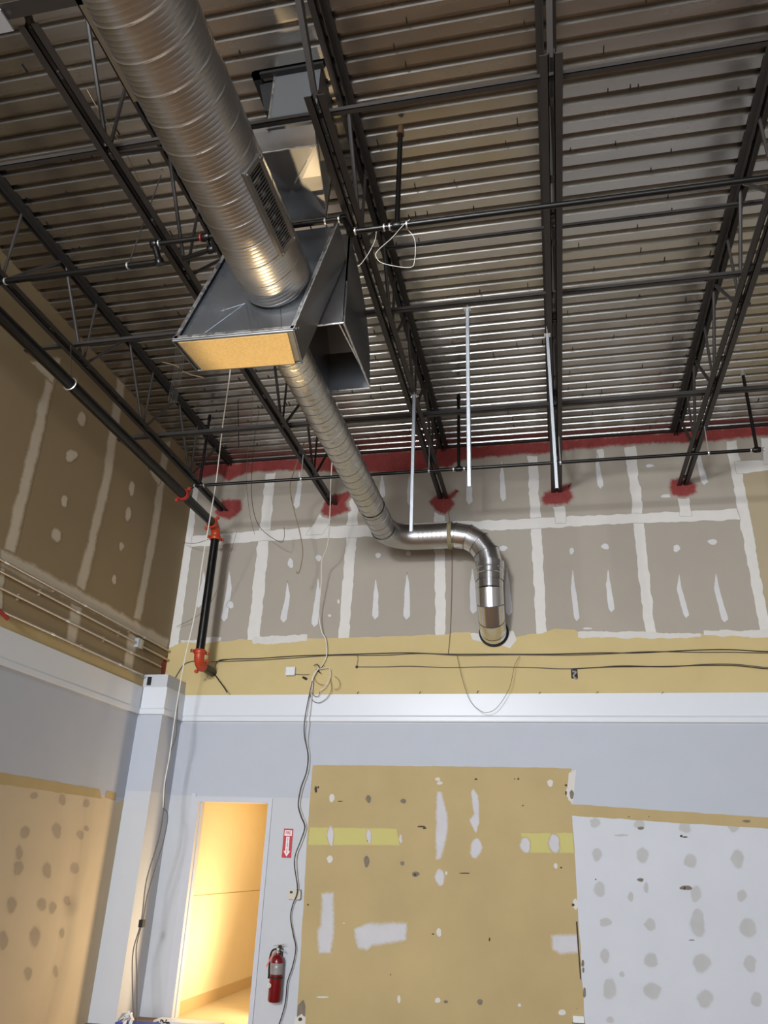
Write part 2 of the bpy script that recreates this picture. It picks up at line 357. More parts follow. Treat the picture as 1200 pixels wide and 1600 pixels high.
P = [z4([(440, 880), (500, 870), (502, 1100), (485, 1200), (425, 1205), (415, 1080), (433, 1050)]), z4([(620, 1075), (690, 1040), (905, 1040), (905, 1130), (720, 1165), (690, 1185), (640, 1180), (625, 1130)]),
     z5([(860, 1110), (1005, 1100), (1012, 1200), (910, 1208), (868, 1185)]), z5([(225, 310), (250, 315), (280, 450), (275, 560), (245, 680), (218, 690), (220, 450)]), z5([(425, 295), (450, 330), (460, 480), (440, 540), (405, 470), (430, 430), (410, 315)]),
     z5(ell(440, 622, 60, 100)), z5(ell(238, 785, 50, 95)), z5(ell(715, 607, 58, 84)), z5(ell(875, 597, 58, 105)), z4(ell(487, 555, 34, 110)), z4(ell(698, 560, 26, 80)), z4(ell(875, 570, 20, 50))]
coat('sanded_patches', M['compound_patch'], wall_back, [bw(p) for p in P], 'Y', D, .0036, .05, .006, .05)
P = [z5(ell(*a)) for a in ((228, 240, 26, 18), (238, 262, 30, 16), (852, 262, 32, 36), (883, 722, 18, 26), (235, 1090, 24, 45), (227, 1468, 28, 26), (918, 1535, 38, 34), (12, 1462, 14, 36), (275, 762, 8, 18), (682, 1495, 16, 16))] + [z4(ell(*a)) for a in ((493, 345, 28, 45), (482, 684, 28, 34), (440, 1450, 70, 6), (560, 1040, 8, 6))]
P += [z5(ell(958, 312, 34, 66)), z5(ell(992, 935, 26, 60)), z4([(290, 1560), (330, 1535), (345, 1560), (345, 1640), (285, 1640)])]
P.append([(889, 1208), (900, 1203), (895, 1255), (888, 1250), (887, 1225)])
coat('white_filler', M['compound_edge'], wall_back, [bw(p) for p in P], 'Y', D, .0050, .006, .002, .02)
P = [z4(ell(*a)) for a in ((697, 350, 28, 42), (890, 362, 30, 26), (686, 698, 30, 60), (958, 768, 38, 28), (885, 708, 20, 20))]+[z5(ell(*a)) for a in ((272, 1476, 22, 14), (463, 1478, 30, 28), (972, 325, 22, 44), (1033, 1262, 12, 40), (1042, 1425, 12, 60), (1036, 1300, 10, 30))]
P += [z4([(305, 1500), (335, 1465), (345, 1500), (343, 1560), (325, 1540), (300, 1560)])]
P += [z6(ell(*a)) for a in ((762, 813, 66, 24), (1085, 457, 42, 12), (518, 494, 30, 13), (518, 771, 34, 16))]
coat('torn_paper', M['brown_mark'], wall_back, [bw(p) for p in P], 'Y', D, .0054, .005, .002, .02)
P = [z4(ell(*a)) for a in ((405, 297, 14, 34), (418, 285, 10, 12), (990, 503, 42, 7), (1008, 512, 20, 8), (361, 937, 9, 9), (318, 1573, 22, 20), (690, 582, 5, 5), (540, 363, 26, 4), (820, 1326, 6, 6), (955, 770, 14, 12))]+[z5(ell(*a)) for a in ((440, 240, 16, 9), (655, 238, 5, 9), (675, 238, 11, 12), (380, 762, 60, 5), (515, 1130, 6, 18), (700, 387, 8, 5), (913, 731, 9, 9), (940, 318, 9, 24), (980, 938, 14, 16), (202, 1100, 12, 6), (940, 274, 14, 10), (1002, 1515, 5, 5))]
P += [z6(ell(*a)) for a in ((735, 536, 12, 12), (755, 541, 24, 5), (790, 1093, 30, 4), (752, 815, 12, 14), (277, 768, 6, 6), (455, 433, 10, 3), (562, 432, 6, 4))]
P += [[(900, 1440), (902, 1440), (908, 1530), (906.5, 1530)]]
coat('dark_scuffs', M['dark_mark'], wall_back, [bw(p) for p in P], 'Y', D, .0058, .003, .001, .02)
GP = [(272, 465, 55, 50), (510, 475, 55, 55), (757, 485, 65, 75), (1015, 490, 60, 50), (283, 638, 50, 70), (527, 640, 65, 75), (785, 670, 65, 80), (1038, 660, 70, 95), (300, 820, 55, 90), (547, 810, 28, 60), (465, 860, 25, 50), (813, 845, 60, 85), (1060, 855, 50, 65), (328, 998, 65, 50), (567, 1010, 60, 70), (825, 1000, 75, 165), (1092, 1025, 90, 110), (325, 1178, 55, 80), (575, 1200, 75, 85), (843, 1218, 95, 95), (1105, 1220, 65, 90), (350, 1355, 70, 120), (580, 1368, 95, 85), (863, 1408, 85, 90), (1140, 1410, 60, 90), (355, 1520, 40, 40), (418, 1275, 25, 30), (412, 532, 80, 12)]
coat('grey_filler', M['grey_patch'], wall_back, [bw(z6(ell(*a))) for a in GP], 'Y', D, .0021, .035, .004, .03)

# left wall zones
coat('lavender_paint', M['lavender'], wall_left, [[(YF, zc0-.02), (8.5, zc0-.02), (8.5, 2.16), (YF, 2.16)]], 'X', XL, .0010, .004, 0)
coat('brown_gypsum_board', M['gypsum_brown'], wall_left, [[(YF, 3.55), (D, 3.55), (D, ZC+.05), (YF, ZC+.05)]], 'X', XL, .0010, .004, 0)
coat('yellow_board_band', M['yellow_old'], wall_left, [[(YF, 3.39), (8.52, 3.39), (8.52, 3.52), (YF, 3.56)]], 'X', XL, .0030, .02, .004)
coat('cream_board', M['cream_panel'], wall_left, [[(YF, 2.15), (8.0, 2.13), (8.35, 2.08), (8.5, 2.12), (8.5, 0), (YF, 0)]], 'X', XL, .0022, .05, .004)
coat('yellow_board_strip', M['yellow_old'], wall_left, [lw([(-60, 1198), (0, 1208), (155, 1234), (158, 1247), (0, 1224), (-60, 1217)]), lw([(166, 1236), (181, 1239), (180, 1250), (165, 1246)])], 'X', XL, .0034, .012, .003)
LT = []
def l4(*p): LT.append(lw(p))
l4((80, 560), (94, 560), (71, 650), (22, 864), (5, 864), (57, 650)); l4((183, 590), (196, 590), (172, 750), (131, 925), (118, 920), (160, 750)); l4((255, 690), (266, 690), (246, 830), (219, 970), (209, 966), (236, 830))
l4((112, 935), (130, 940), (116, 1016), (103, 1012)); l4((203, 975), (217, 980), (206, 1046), (193, 1040)); l4((0, 858), (120, 920), (203, 967), (264, 1000), (260, 1014), (200, 984), (117, 941), (0, 884))
l4((48, 565), (66, 562), (88, 578), (82, 600)); l4((228, 728), (236, 730), (252, 748), (248, 760))
l4((0, 885), (8, 888), (2, 950), (-8, 950))
for x, y, a, b in ((111, 711, 16, 16), (100, 783, 10, 16), (88, 837, 14, 22), (200, 803, 9, 20), (206, 763, 8, 20), (189, 853, 6, 14), (178, 906, 7, 14), (128, 655, 12, 22)):
    LT.append(lw(ell(x, y, a, b)))
coat('skim_coat', M['compound_left'], wall_left, LT, 'X', XL, .0026, .07, .012, .06)
z3 = lambda a: [(.375*x, 1000+.375*y) for x, y in ell(*a)]
coat('tan_filler', M['warm_patch'], wall_left, [lw(z3(a)) for a in ((102, 800, 38, 50), (235, 793, 42, 62), (333, 812, 30, 38), (360, 785, 20, 24), (75, 950, 42, 60), (197, 960, 40, 64), (310, 950, 36, 50), (47, 1105, 42, 70), (173, 1100, 40, 52), (218, 1115, 28, 48), (280, 1085, 28, 45), (145, 1235, 40, 74), (258, 1220, 20, 40), (12, 1250, 38, 90), (140, 648, 32, 32), (258, 665, 27, 50), (360, 680, 28, 36), (115, 1390, 30, 55), (232, 1380, 20, 50), (78, 885, 30, 60))], 'X', XL, .0030, .07, .006, .04)
coat('red_sealant', M['red_spray'], wall_left, [lw([(251, 1036), (262, 1020), (264, 1050), (258, 1058), (250, 1054)])], 'X', XL, .0040, .02, .01, .03)

# crown mouldings
def crown_profile():   # (out from wall, z)
    return [(0, zc0), (.030, zc0), (.034, zc0+.012), (.034, zc0+.055), (.028, zc0+.065), (.020, zc0+.075), (.022, zc1-.008), (.022, zc1), (0, zc1)]
pr = crown_profile()
tr = MB(); tr.hexa([(-4.50+.001, D-.0-o, z) for o, z in pr], [(xe, D-o, z) for o, z in pr])
struct('trim_1', tr, M['trim'], 'white crown moulding running along the back wall')
tr = MB(); tr.hexa([(XL+o, YF, z) for o, z in pr], [(XL+o, 8.5, z) for o, z in pr])
struct('trim_2', tr, M['trim'], 'white crown moulding running along the left wall')
# corner pilaster
PX, PY = -4.515, 8.50
pil = struct('wall_pilaster', MB().box((XL, PY, 0), (PX, D, 3.57)), M['white_wall'], 'boxed corner pilaster between the left wall and the doorway')
pm = MB().box((XL, PY-.002, 2.24), (PX+.002, PY+.01, zc0)); pm.box((PX-.01, PY+.01, 2.24), (PX+.0018, D, zc0)); pm.build('lavender_paint', M['lavender'], pil)
tr = MB()
lo = [(XL+.03, PY-o, z) for o, z in pr]; mid = [(PX+o, PY-o, z) for o, z in pr]; hi = [(PX+o, D, z) for o, z in pr]
n = len(pr); tr.add(lo+mid+hi, [tuple(reversed(range(n))), tuple(range(2*n, 3*n))]+[(k*n+i, k*n+(i+1) % n, (k+1)*n+(i+1) % n, (k+1)*n+i) for k in (0, 1) for i in range(n)])
struct('trim_3', tr, M['trim'], 'white crown moulding wrapped round the corner pilaster')
nb = MB().box((XL+.055, PY-.012, 3.44), (XL+.105, PY+.001, 3.54)); nb.build('cutout', M['black'], pil)
# door frame and hall
fr = MB()
for a, b in (((DX0-.05, D-.018, 0), (DX0, D+.16, DZ+.05)), ((DX1, D-.018, 0), (DX1+.05, D+.16, DZ+.05)), ((DX0, D-.017, DZ), (DX1, D+.16, DZ+.05)),
             ((DX0-.10, D-.012, 0), (DX0-.05, D, DZ+.09)), ((DX0-.0, D+.05, 0), (DX0+.012, D+.09, DZ)), ((DX1-.012, D+.05, 0), (DX1, D+.09, DZ))): fr.box(a, b)
struct('door_1', fr, M['trim_grey'], 'white frame of the open doorway with no door leaf')
hy0, hy1 = D+.14, 12.6; hx0, hx1 = -4.18, -2.2
struct('floor_hall', MB().box((hx0-.2, D, -.15), (hx1+.2, hy1+.2, 0)), M['hall_floor'], 'pale hall floor seen through the doorway')
struct('ceiling_hall', MB().box((hx0-.2, hy0, 2.7), (hx1+.2, hy1+.2, 2.8)), M['hall'])
hl = MB(); hl.box((hx0-.1, hy0, 1.172), (hx0, hy1, 2.7)); hl.box((hx0-.1, hy0, 0), (hx0, hy1, 1.166)); hl.box((hx0-.1, hy0, 1.16), (hx0-.004, hy1, 1.18))
hw = struct('wall_hall_left', hl, M['hall'], 'brightly lit cream hall wall seen through the doorway')
MB().box((hx0-.004, hy0, 1.163), (hx0+.0015, hy1, 1.169)).build('wall_joint', mat('joint_line', '#b99c68', .7), hw)
struct('wall_hall_right', MB().box((hx1, hy0, 0), (hx1+.1, hy1, 2.7)), M['hall'])
struct('wall_hall_back', MB().box((hx0-.1, hy1, 0), (hx1+.1, hy1+.1, 2.7)), M['hall'])
struct('baseboard_hall', MB().box((hx0, hy0, 0), (hx0+.012, hy1, .125)), mat('beige_baseboard', '#c8ad7c', .5), 'low beige baseboard in the hall')

# metal deck ceiling, ribs every 6 inches running across the room
dk = MB(); p0 = .1524; y = YF; prof = []
while y < D+.3:
    o_ = 3.481-.045
    yy = math.floor((y-o_)/p0+.5)*p0+o_
    prof += [(yy, ZC), (yy+.088, ZC), (yy+.103, ZC+.042), (yy+.137, ZC+.042)]
    y += p0
prof = [q for q in prof if YF-.1 <= q[0] <= D+.1]
vs = []
for (yy, z) in prof: vs += [(XL-.1, yy, z), (XR+.1, yy, z)]
for i in range(len(prof)-1): dk.f.append((2*i, 2*i+1, 2*i+3, 2*i+2))
dk.v = vs
# upper skin so the sheet has thickness
nv = len(dk.v); dk.v += [(a, b, c+.06) for a, b, c in dk.v[:nv]]; dk.f += [(2*i+nv, 2*i+2+nv, 2*i+3+nv, 2*i+1+nv) for i in range(len(prof)-1)]
ceil_ = struct('ceiling', dk, M['deck'], 'ribbed galvanized metal roof deck')
tb = MB(); rnd = random.Random(3)
for k in range(260):
    x = rnd.uniform(-4.4, 3.0); r_ = rnd.randrange(0, 42); yy = 3.481-.045-.3*0+p0*(r_-3)+.088
    h = rnd.choice((.02, .03, .05)); tb.box((x, yy-.05*rnd.random()-.01, ZC-.007), (x+.007, yy+.004+h*.3, ZC+.01))
t_ = tb.build('deck_clip', M['black'], ceil_); t_['kind'] = 'stuff'
struct('trim_4', MB().box((XL, D-.05, ZC-.012), (XR, D-.006, ZC-.004)), M['steel'], 'dark ledger angle where the roof deck meets the back wall')

# ------------------------------------------------------------------ steel joists
ZB = 5.94; ZT = ZC-.008
def chord(x, y0, y1, z, up, gap=.030, leg=.052, t=.006):
    m = MB()
    for s in (-1, 1):
        a = x+s*gap/2; b = x+s*(gap/2+leg)
        if up: m.box((a, y0, z), (b, y1, z+t)); m.box((a, y0, z), (a+s*t, y1, z+leg))
        else: m.box((a, y0, z), (b, y1, z-t)); m.box((a, y0, z), (a+s*t, y1, z-leg))
    return m
def joist(x, yb0, n0, label, extra=0, twin=0):
    t = thing('steel_joist', (x, D, ZB), label, 'roof joist', 'steel joists spanning from the back wall')
    chord(x, yb0, D, ZB, True).build('bottom_chord', M['steel'], t)
    chord(x, -1.0, D, ZT, False).build('top_chord', M['steel'], t)
    fl = MB()
    y = n0
    while y < D-.1:
        for (dy, r_) in ((-.55, .016), (0, .013), (.60, .016)):
            if y+dy > D-.05 or y < yb0: continue
            m = MB(); m.tube([(x, y+dy*.06, ZB+.02), (x, y+dy, ZT-.02)], r_, 8); m.build('web_bar', M['web'], t, True)
        y += 1.215
    # end diagonals beyond the bottom chord end
    for d in ((-.95,) if not twin else (-.95, -1.15)):
        m = MB().bar((x+.006*d, yb0+.04, ZB+.03), (x+.02, yb0+d, ZT-.03), .035, .03); m.build('end_diagonal', M['steel'], t)
    yy = yb0+.3
    while yy < D-.06:
        MB().box((x-.014, yy, ZB+.008), (x+.014, yy+.05, ZB+.03)).build('filler_plate', M['steel_dark'], t); yy += .607
    return t
joist(-4.31, 1.6, 4.25-1.215, 'dark steel roof joist nearest the left wall, above the big black pipe')
joist(-2.75, 2.36, 3.25, 'dark steel roof joist just left of the large spiral duct')
joist(-1.25, 3.09, 4.35, 'dark steel roof joist ending beside the sheet metal plenum, right of the large duct', twin=1)
joist(.19, 3.08, 4.35, 'dark steel roof joist seen straight on in the middle right of the deck')
joist(1.70, 3.0, 4.37, 'dark steel roof joist furthest right, its web bars clearly visible')
# bridging
def bridge(y, x0, x1, z, label, w_=.035):
    t = MB().box((x0, y, z), (x1, y+w_, z+.004)); t.box((x0, y, z), (x1, y+.004, z+w_))
    o = t.build('bridging_angle', M['steel'], None); tag(o, label, 'bridging angle', 'bridging angles tying the joists together'); return o
bridge(3.26, XL+.002, 4.5, ZB+.056, 'steel bridging angle nearest the viewer, crossing below the roof curb')
bridge(5.25, XL+.002, 4.5, ZB+.056, 'steel bridging angle crossing the joists midway along the deck')
bridge(7.0, XL+.002, 4.5, ZB+.056, 'steel bridging angle crossing the joists closest to the back wall', .045)
bridge(5.12, -1.25, 4.5, ZT-.10, 'thin upper bridging bar just under the deck between the right joists', .03)
def knee(p, q, label):
    o = MB().bar(p, q, .032, .008).build('brace_strap', M['steel']); tag(o, label, 'brace', 'diagonal bridging straps')
# girder piece at the upper left corner
g = thing('steel_girder', (-2.8, 2.36, ZB), 'flat steel plate beam across the end of the joist at the upper left corner', 'steel beam')
m = MB().box((-2.92, 2.30, ZB-.01), (-2.28, 2.308, ZB+.13)); m.box((-2.92, 2.22, ZB-.01), (-2.28, 2.30, ZB-.002)); m.build('plate', M['steel'], g)
m = MB().box((-3.1, 2.24, ZB-.03), (-2.83, 2.36, ZB-.015)); m.build('end_bracket', M['strut'], g)
m = MB().tube([oZ(14, 19, ZB-.032), oZ(14, 19, ZB-.045)], .012, 10); m.build('bolt', M['black'], g)
o = MB().box((-2.39, 1.5, ZB-.01), (-2.33, 2.92, ZB-.004)).box((-2.39, 1.5, ZB-.01), (-2.384, 2.92, ZB+.035)).build('steel_strip', mat('tan_steel', '#6a6050', .5)); tag(o, 'tan steel angle running along the left side of the large duct', 'steel angle')

# ------------------------------------------------------------------ ducts
def arc(c, r, a0, a1, e1, e2, n=8):
    return [Vector(c)+Vector(e1)*r*math.cos(a0+(a1-a0)*k/n)+Vector(e2)*r*math.sin(a0+(a1-a0)*k/n) for k in range(n+1)]
BX, BZ, BR = -1.84, 5.54, .262
def spiral(x, z, R, y0, y1, pitch, ns, ribs, dy=.005, seg=56, seam=.005, rib=.0022, tw=1):
    m = MB(); n = int((y1-y0)/dy)+1; vs = []
    for i in range(n):
        y = y0+(y1-y0)*i/(n-1)
        for k in range(seg):
            a = 2*math.pi*k/seg
            ph = ((y-y0)/pitch + tw*k/seg) % 1.0
            b = 0
            d = min(ph, 1-ph)*pitch
            if d < .007: b += seam*(.5+.5*math.cos(math.pi*d/.007))
            if ribs:
                q = ph*(ribs+1.0); fr_ = abs(q-round(q))*pitch/(ribs+1); kk = round(q)
                if 1 <= kk <= ribs and fr_ < .007: b += rib*(.5+.5*math.cos(math.pi*fr_/.007))
            vs.append((x+math.cos(a)*(R+b), y, z+math.sin(a)*(R+b)))
    m.add(vs, [(i*seg+k, i*seg+(k+1) % seg, (i+1)*seg+(k+1) % seg, (i+1)*seg+k) for i in range(n-1) for k in range(seg)])
    return m
t = thing('spiral_duct', (BX, 3.0, BZ), 'large galvanized spiral duct running from the top left into the sheet metal plenum', 'duct')
spiral(BX, BZ, BR, 0.9, 4.20, .19, 1, 5, dy=.0025, seg=72, seam=.0045, rib=.0013).build('pipe', M['galv_duct'], t, True)
# register on the duct side
gr = MB(); gy0, gy1 = 3.08, 3.78; ga0, ga1 = math.radians(-34), math.radians(2)
def cylp(a, y, r): return Vector((BX+math.cos(a)*r, y, BZ+math.sin(a)*r))
am = math.radians(-27); nrm = Vector((math.cos(am), 0, math.sin(am))); tv = Vector((-math.sin(am), 0, math.cos(am))); cen = Vector((BX, 0, BZ))+nrm*(BR+.006)
def gp(u, y, d=0): return cen+tv*u+nrm*d+Vector((0, y, 0))
def gbox(m, u0, u1, y0, y1, d0, d1): m.hexa([gp(u0, y0, d0), gp(u1, y0, d0), gp(u1, y1, d0), gp(u0, y1, d0)], [gp(u0, y0, d1), gp(u1, y0, d1), gp(u1, y1, d1), gp(u0, y1, d1)])
gw = .088
fm = MB(); gbox(fm, -gw, -gw+.03, gy0+.035, gy1-.035, -.02, .012); gbox(fm, gw-.03, gw, gy0+.035, gy1-.035, -.02, .012); gbox(fm, -gw, gw, gy0, gy0+.035, -.02, .012); gbox(fm, -gw, gw, gy1-.035, gy1, -.02, .012)
fo = fm.build('register_frame', mat('register_grey', '#6f6d68', .45, .3), t)
bk = MB(); gbox(bk, -gw+.03, gw-.03, gy0+.035, gy1-.035, -.012, -.006); bk.build('register_back', M['black'], fo)
yy = gy0+.05
while yy < gy1-.045:
    lv = MB(); gbox(lv, -gw+.03, gw-.03, yy, yy+.0035, -.004, .006); yy += .024; lv.build('louvre', M['galv_duct'], fo)
for u in (-gw+.014, gw-.014):
    for y in (gy0+.015, gy1-.015): MB().tube([gp(u, y, .012), gp(u, y, .016)], .007, 8).build('screw', M['silver'], fo)

# plenum
def rp(x, z, y): return Vector((x, y, z))
F0 = [(-2.60, 5.08), (-1.665, 5.06), (-1.395, 6.02), (-2.24, 6.02)]
ya, yb = 4.20, 4.585
B0 = [(-2.58, 5.08), (-1.725, 5.06), (-1.435, 6.02), (-2.24, 6.02)]
pl_ = thing('duct_plenum', (-2.0, 4.4, 5.08), 'galvanized sheet metal plenum box where the large duct ends, lined underneath', 'duct plenum')
m = MB()
# front sheet recessed behind a flange
fr0 = [rp(x, z, ya+.03) for x, z in F0]; bk0 = [rp(x, z, yb) for x, z in B0]
m.add(fr0+bk0, [(0, 1, 2, 3), (7, 6, 5, 4), (3, 2, 6, 7), (0, 3, 7, 4)]); m.build('box', M['galv_blue'], pl_)
m = MB(); c = Vector((0, 0, 0))
s0 = [rp(*F0[1], ya), rp(*F0[2], ya), rp(*B0[2], yb), rp(*B0[1], yb)]
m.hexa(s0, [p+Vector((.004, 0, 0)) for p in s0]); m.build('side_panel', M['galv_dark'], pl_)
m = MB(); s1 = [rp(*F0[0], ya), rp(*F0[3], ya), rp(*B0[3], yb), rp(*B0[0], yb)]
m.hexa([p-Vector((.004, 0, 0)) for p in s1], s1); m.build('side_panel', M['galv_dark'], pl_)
m = MB()
def flange(a, b, w_=.028):
    a = Vector(a); b = Vector(b); d = (b-a).normalized(); nn = Vector((-d.z, 0, d.x))*w_
    m.hexa([a, b, b+nn, a+nn], [p+Vector((0, .004, 0)) for p in (a, b, b+nn, a+nn)])
flange(rp(*F0[0], ya-.003), rp(*F0[1], ya-.003)); flange(rp(*F0[1], ya-.003), rp(*F0[2], ya-.003)); flange(rp(*F0[3], ya-.003), rp(*F0[0], ya-.003)); m.build('flange', M['galv'], pl_)
# cross-break creases on the front sheet
m = MB()
for a, b in ((oY(320, 520, ya+.026), oY(383, 474, ya+.026)), (oY(383, 474, ya+.026), oY(394, 512, ya+.026)), (oY(345, 486, ya+.026), oY(383, 474, ya+.026))): m.tube([a, b], .0010, 6)
m.tube([oY(438, 478+i*0, ya+.026) for i in (0,)]+[oY(440, 515, ya+.026)], .0015, 6)
m.build('crease', M['galv_blue'], pl_)
# lined bottom
m = MB(); b0 = [Vector((-2.56, ya+.012, 5.075)), Vector((-1.715, ya+.012, 5.058)), Vector((-1.775, yb-.012, 5.058)), Vector((-2.53, yb-.012, 5.075))]
m.hexa([p-Vector((0, 0, .022)) for p in b0], b0); m.build('liner', M['insul'], pl_)
m = MB()
b1 = [rp(F0[0][0], 5.072, ya), rp(F0[1][0], 5.054, ya), rp(B0[1][0], 5.054, yb), rp(B0[0][0], 5.072, yb)]
m.hexa([p+Vector((0, 0, .0)) for p in b1], [p+Vector((0, 0, .012)) for p in b1]); m.build('bottom_panel', M['galv_dark'], pl_)
m = MB()
for i in range(4): m.tube([b1[i]+Vector((0, 0, -.006)), b1[(i+1) % 4]+Vector((0, 0, -.006))], .009, 8)
m.build('bottom_rim', M['galv_dark'], pl_)
# sealant beads, sticker, screws
m = MB(); e0, e1 = rp(*F0[1], ya-.006), rp(*F0[2], ya-.006)
pts = [e0.lerp(e1, k/60)+Vector((random.uniform(-.002, .002), 0, 0)) for k in range(61)]; m.tube(pts, [random.uniform(.002, .006) for _ in pts], 6)
pts = [rp(*F0[0], ya-.006).lerp(e0, k/60) for k in range(61)]; m.tube(pts, [random.uniform(.002, .005) for _ in pts], 6); m.build('sealant', M['seam'], pl_)
def onside(x, y):
    a, b, c_ = s0[0], s0[1], s0[3]; nn = (b-a).cross(c_-a).normalized(); d = ray(x, y); tt = (a+Vector((.005, 0, 0))-EYE).dot(nn)/d.dot(nn); return EYE+d*tt
st = [onside(*q) for q in ((512, 413), (519, 427), (513, 443), (505.5, 427))]
MB().hexa(st, [p+Vector((.002, 0, 0)) for p in st]).build('sticker', M['sticker'], pl_)
for q in ((522, 421), (470, 475), (467, 481), (466, 512), (462, 513)): MB().tube([onside(*q), onside(*q)+Vector((.006, 0, 0))], .007, 6).build('screw', M['seam'], pl_)

# transition from the roof curb to the plenum
cx0, cx1 = -1.83, -1.37
tn = thing('duct_transition', (-1.6, 3.9, 6.2), 'shiny cross-creased sheet metal transition between the roof curb and the plenum', 'duct transition')
rng = [((-1.82, -1.372), 3.45, 6.16), ((-1.83, -1.385), 3.55, 6.085), ((-1.86, -1.42), 3.8, 6.07), ((-1.95, -1.49), 4.195, 6.085)]
m = MB()
for i in range(3):
    (a0, a1), y0, z0 = rng[i]; (b0_, b1_), y1, z1 = rng[i+1]
    m.hexa([Vector((a0, y0, z0)), Vector((a1, y0, z0)), Vector((b1_, y1, z1)), Vector((b0_, y1, z1))], [Vector((a0, y0, z0+.06+.1*i)), Vector((a1, y0, z0+.06+.1*i)), Vector((b1_, y1, z1+.16+.1*i)), Vector((b0_, y1, z1+.16+.1*i))])
m.build('body', M['galv_duct'], tn)
# facets of the crossbreak (slightly pressed pyramids)
A_, B_, C__, D_ = Vector((-1.83, 3.55, 6.083)), Vector((-1.385, 3.55, 6.083)), Vector((-1.49, 4.19, 6.083)), Vector((-1.95, 4.19, 6.083)); O_ = (A_+B_+C__+D_)/4-Vector((0, 0, .022))
m = MB(); m.add([A_, B_, C__, D_, O_], [(0, 1, 4), (1, 2, 4), (2, 3, 4), (3, 0, 4)]); m.build('bottom_sheet', M['galv_bright'], tn)
m = MB(); pts = [B_.lerp(C__, k/30)+Vector((.004, 0, random.uniform(-.003, .003))) for k in range(31)]; m.tube(pts, .005, 6)
pts = [B_.lerp(O_, .35+.5*k/16)+Vector((0, 0, -.003)) for k in range(17)]; m.tube(pts, [random.uniform(.002, .0045) for _ in pts], 6)
pts = [A_.lerp(B_, k/16)+Vector((0, random.uniform(-.003, .003), -.004)) for k in range(17)]; m.tube(pts, [random.uniform(.003, .007) for _ in pts], 6); m.build('sealant', M['seam'], tn)
# curb drop
cd = thing('roof_curb_drop', (-1.6, 3.43, 6.4), 'dark square duct drop coming through the roof deck above the transition', 'duct drop')
MB().box((-1.70, 3.43, 6.16), (-1.36, 3.75, ZC+.03)).build('body', mat('curb_steel', (.13, .135, .14), .5, .6), cd)
m = MB().hexa([(-1.83, 3.47, ZC-.01), (-1.702, 3.47, ZC-.01), (-1.702, 3.47, 6.38), (-1.76, 3.47, 6.40)], [(-1.83, 3.8, ZC-.01), (-1.702, 3.8, ZC-.01), (-1.702, 3.8, 6.38), (-1.76, 3.8, 6.40)]); m.build('curb_flashing', M['black'], cd)
MB().box((-1.86, 3.39, ZC-.02), (-1.33, 3.43, ZC+.02)).box((-1.86, 3.39, ZC-.02), (-1.80, 3.8, ZC+.02)).build('curb_frame', M['black'], cd)
MB().box((-1.705, 3.425, 6.15), (-1.69, 3.435, ZC)).build('corner_seam', M['galv'], cd)

# return drop open at the bottom
rx0, rx1 = -1.80, -1.42
prf = [(4.60, 5.395), (5.51, 5.40), (5.44, 5.745), (5.24, 6.01), (4.94, 6.18), (4.62, 6.30), (4.60, 6.30)]
rd = thing('return_duct', (-1.6, 5.0, 5.4), 'dark rectangular return duct open at the bottom, behind the plenum', 'return duct')
m = MB(); th = .012
m.hexa([Vector((rx1, y, z)) for y, z in prf], [Vector((rx1-th, y, z)) for y, z in prf]); m.hexa([Vector((rx0, y, z)) for y, z in prf], [Vector((rx0+th, y, z)) for y, z in prf])
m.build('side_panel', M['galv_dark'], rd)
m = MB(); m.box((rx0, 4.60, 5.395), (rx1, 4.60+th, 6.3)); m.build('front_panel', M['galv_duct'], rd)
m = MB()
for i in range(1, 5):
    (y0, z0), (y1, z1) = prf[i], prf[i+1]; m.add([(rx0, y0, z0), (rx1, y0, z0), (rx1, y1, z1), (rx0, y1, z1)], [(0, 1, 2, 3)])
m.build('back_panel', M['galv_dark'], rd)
m = MB()
for a, b in (((rx0, 4.60), (rx1, 4.60)), ((rx1, 4.60), (rx1, 5.51)), ((rx1, 5.51), (rx0, 5.51)), ((rx0, 5.51), (rx0, 4.60))): m.tube([(a[0], a[1], 5.396), (b[0], b[1], 5.396)], .008, 6)
m.tube([(rx1, 4.605, 5.40), (rx1, 4.605, 5.8)], .009, 8)
m.build('edge_rim', M['galv'], rd)
MB().bar((rx1-.08, 4.7, 5.50), (rx1-.04, 5.35, 5.50), .012).build('inner_angle', M['galv'], rd)

# small duct: long run, elbow, short run, elbow down, drop, elbow into the wall
SX, SZ, SR = -1.86, 5.22, .145
sd = thing('round_duct', (SX, 6.5, SZ), 'smaller round galvanized duct from the plenum, bending down into the back wall', 'duct')
spiral(SX, SZ, SR, 4.60, 7.55, .145, 1, 0, dy=.009, seg=40, seam=-.005, tw=-1).build('long_run', M['galv_spangle'], sd, True)
YW = 8.52; RR = .155
m = spiral(SX, SZ, SR+.003, 7.55, 7.58, 10, 1, 0, dy=.01, seg=40, seam=0); m.tube([(SX, 7.55, SZ), (SX, 7.585, SZ)], SR+.009, 40, False); m.build('joint_band', M['galv_duct'], sd, True)
spiral(SX, SZ, SR, 7.58, 8.20, .145, 1, 0, dy=.009, seg=40, seam=-.004, tw=-1).build('long_run', M['galv_duct'], sd, True)
for y0_, y1_ in ((4.62, 7.54), (7.60, 8.17)):
    k_ = int((y1_-y0_)/.145*24)
    MB().tube([(SX+math.cos(-2*math.pi*i/24)*(SR+.001), y0_+.145*i/24, SZ+math.sin(-2*math.pi*i/24)*(SR+.001)) for i in range(k_)], .0032, 5).build('spiral_seam', M['galv_dark'], sd, True)
a1 = arc((SX+.33, 8.19, SZ), .33, math.pi, math.pi/2, (1, 0, 0), (0, 1, 0), 5)
pts = [(SX, 8.19, SZ)]+a1+[(SX+.40, YW, SZ)]
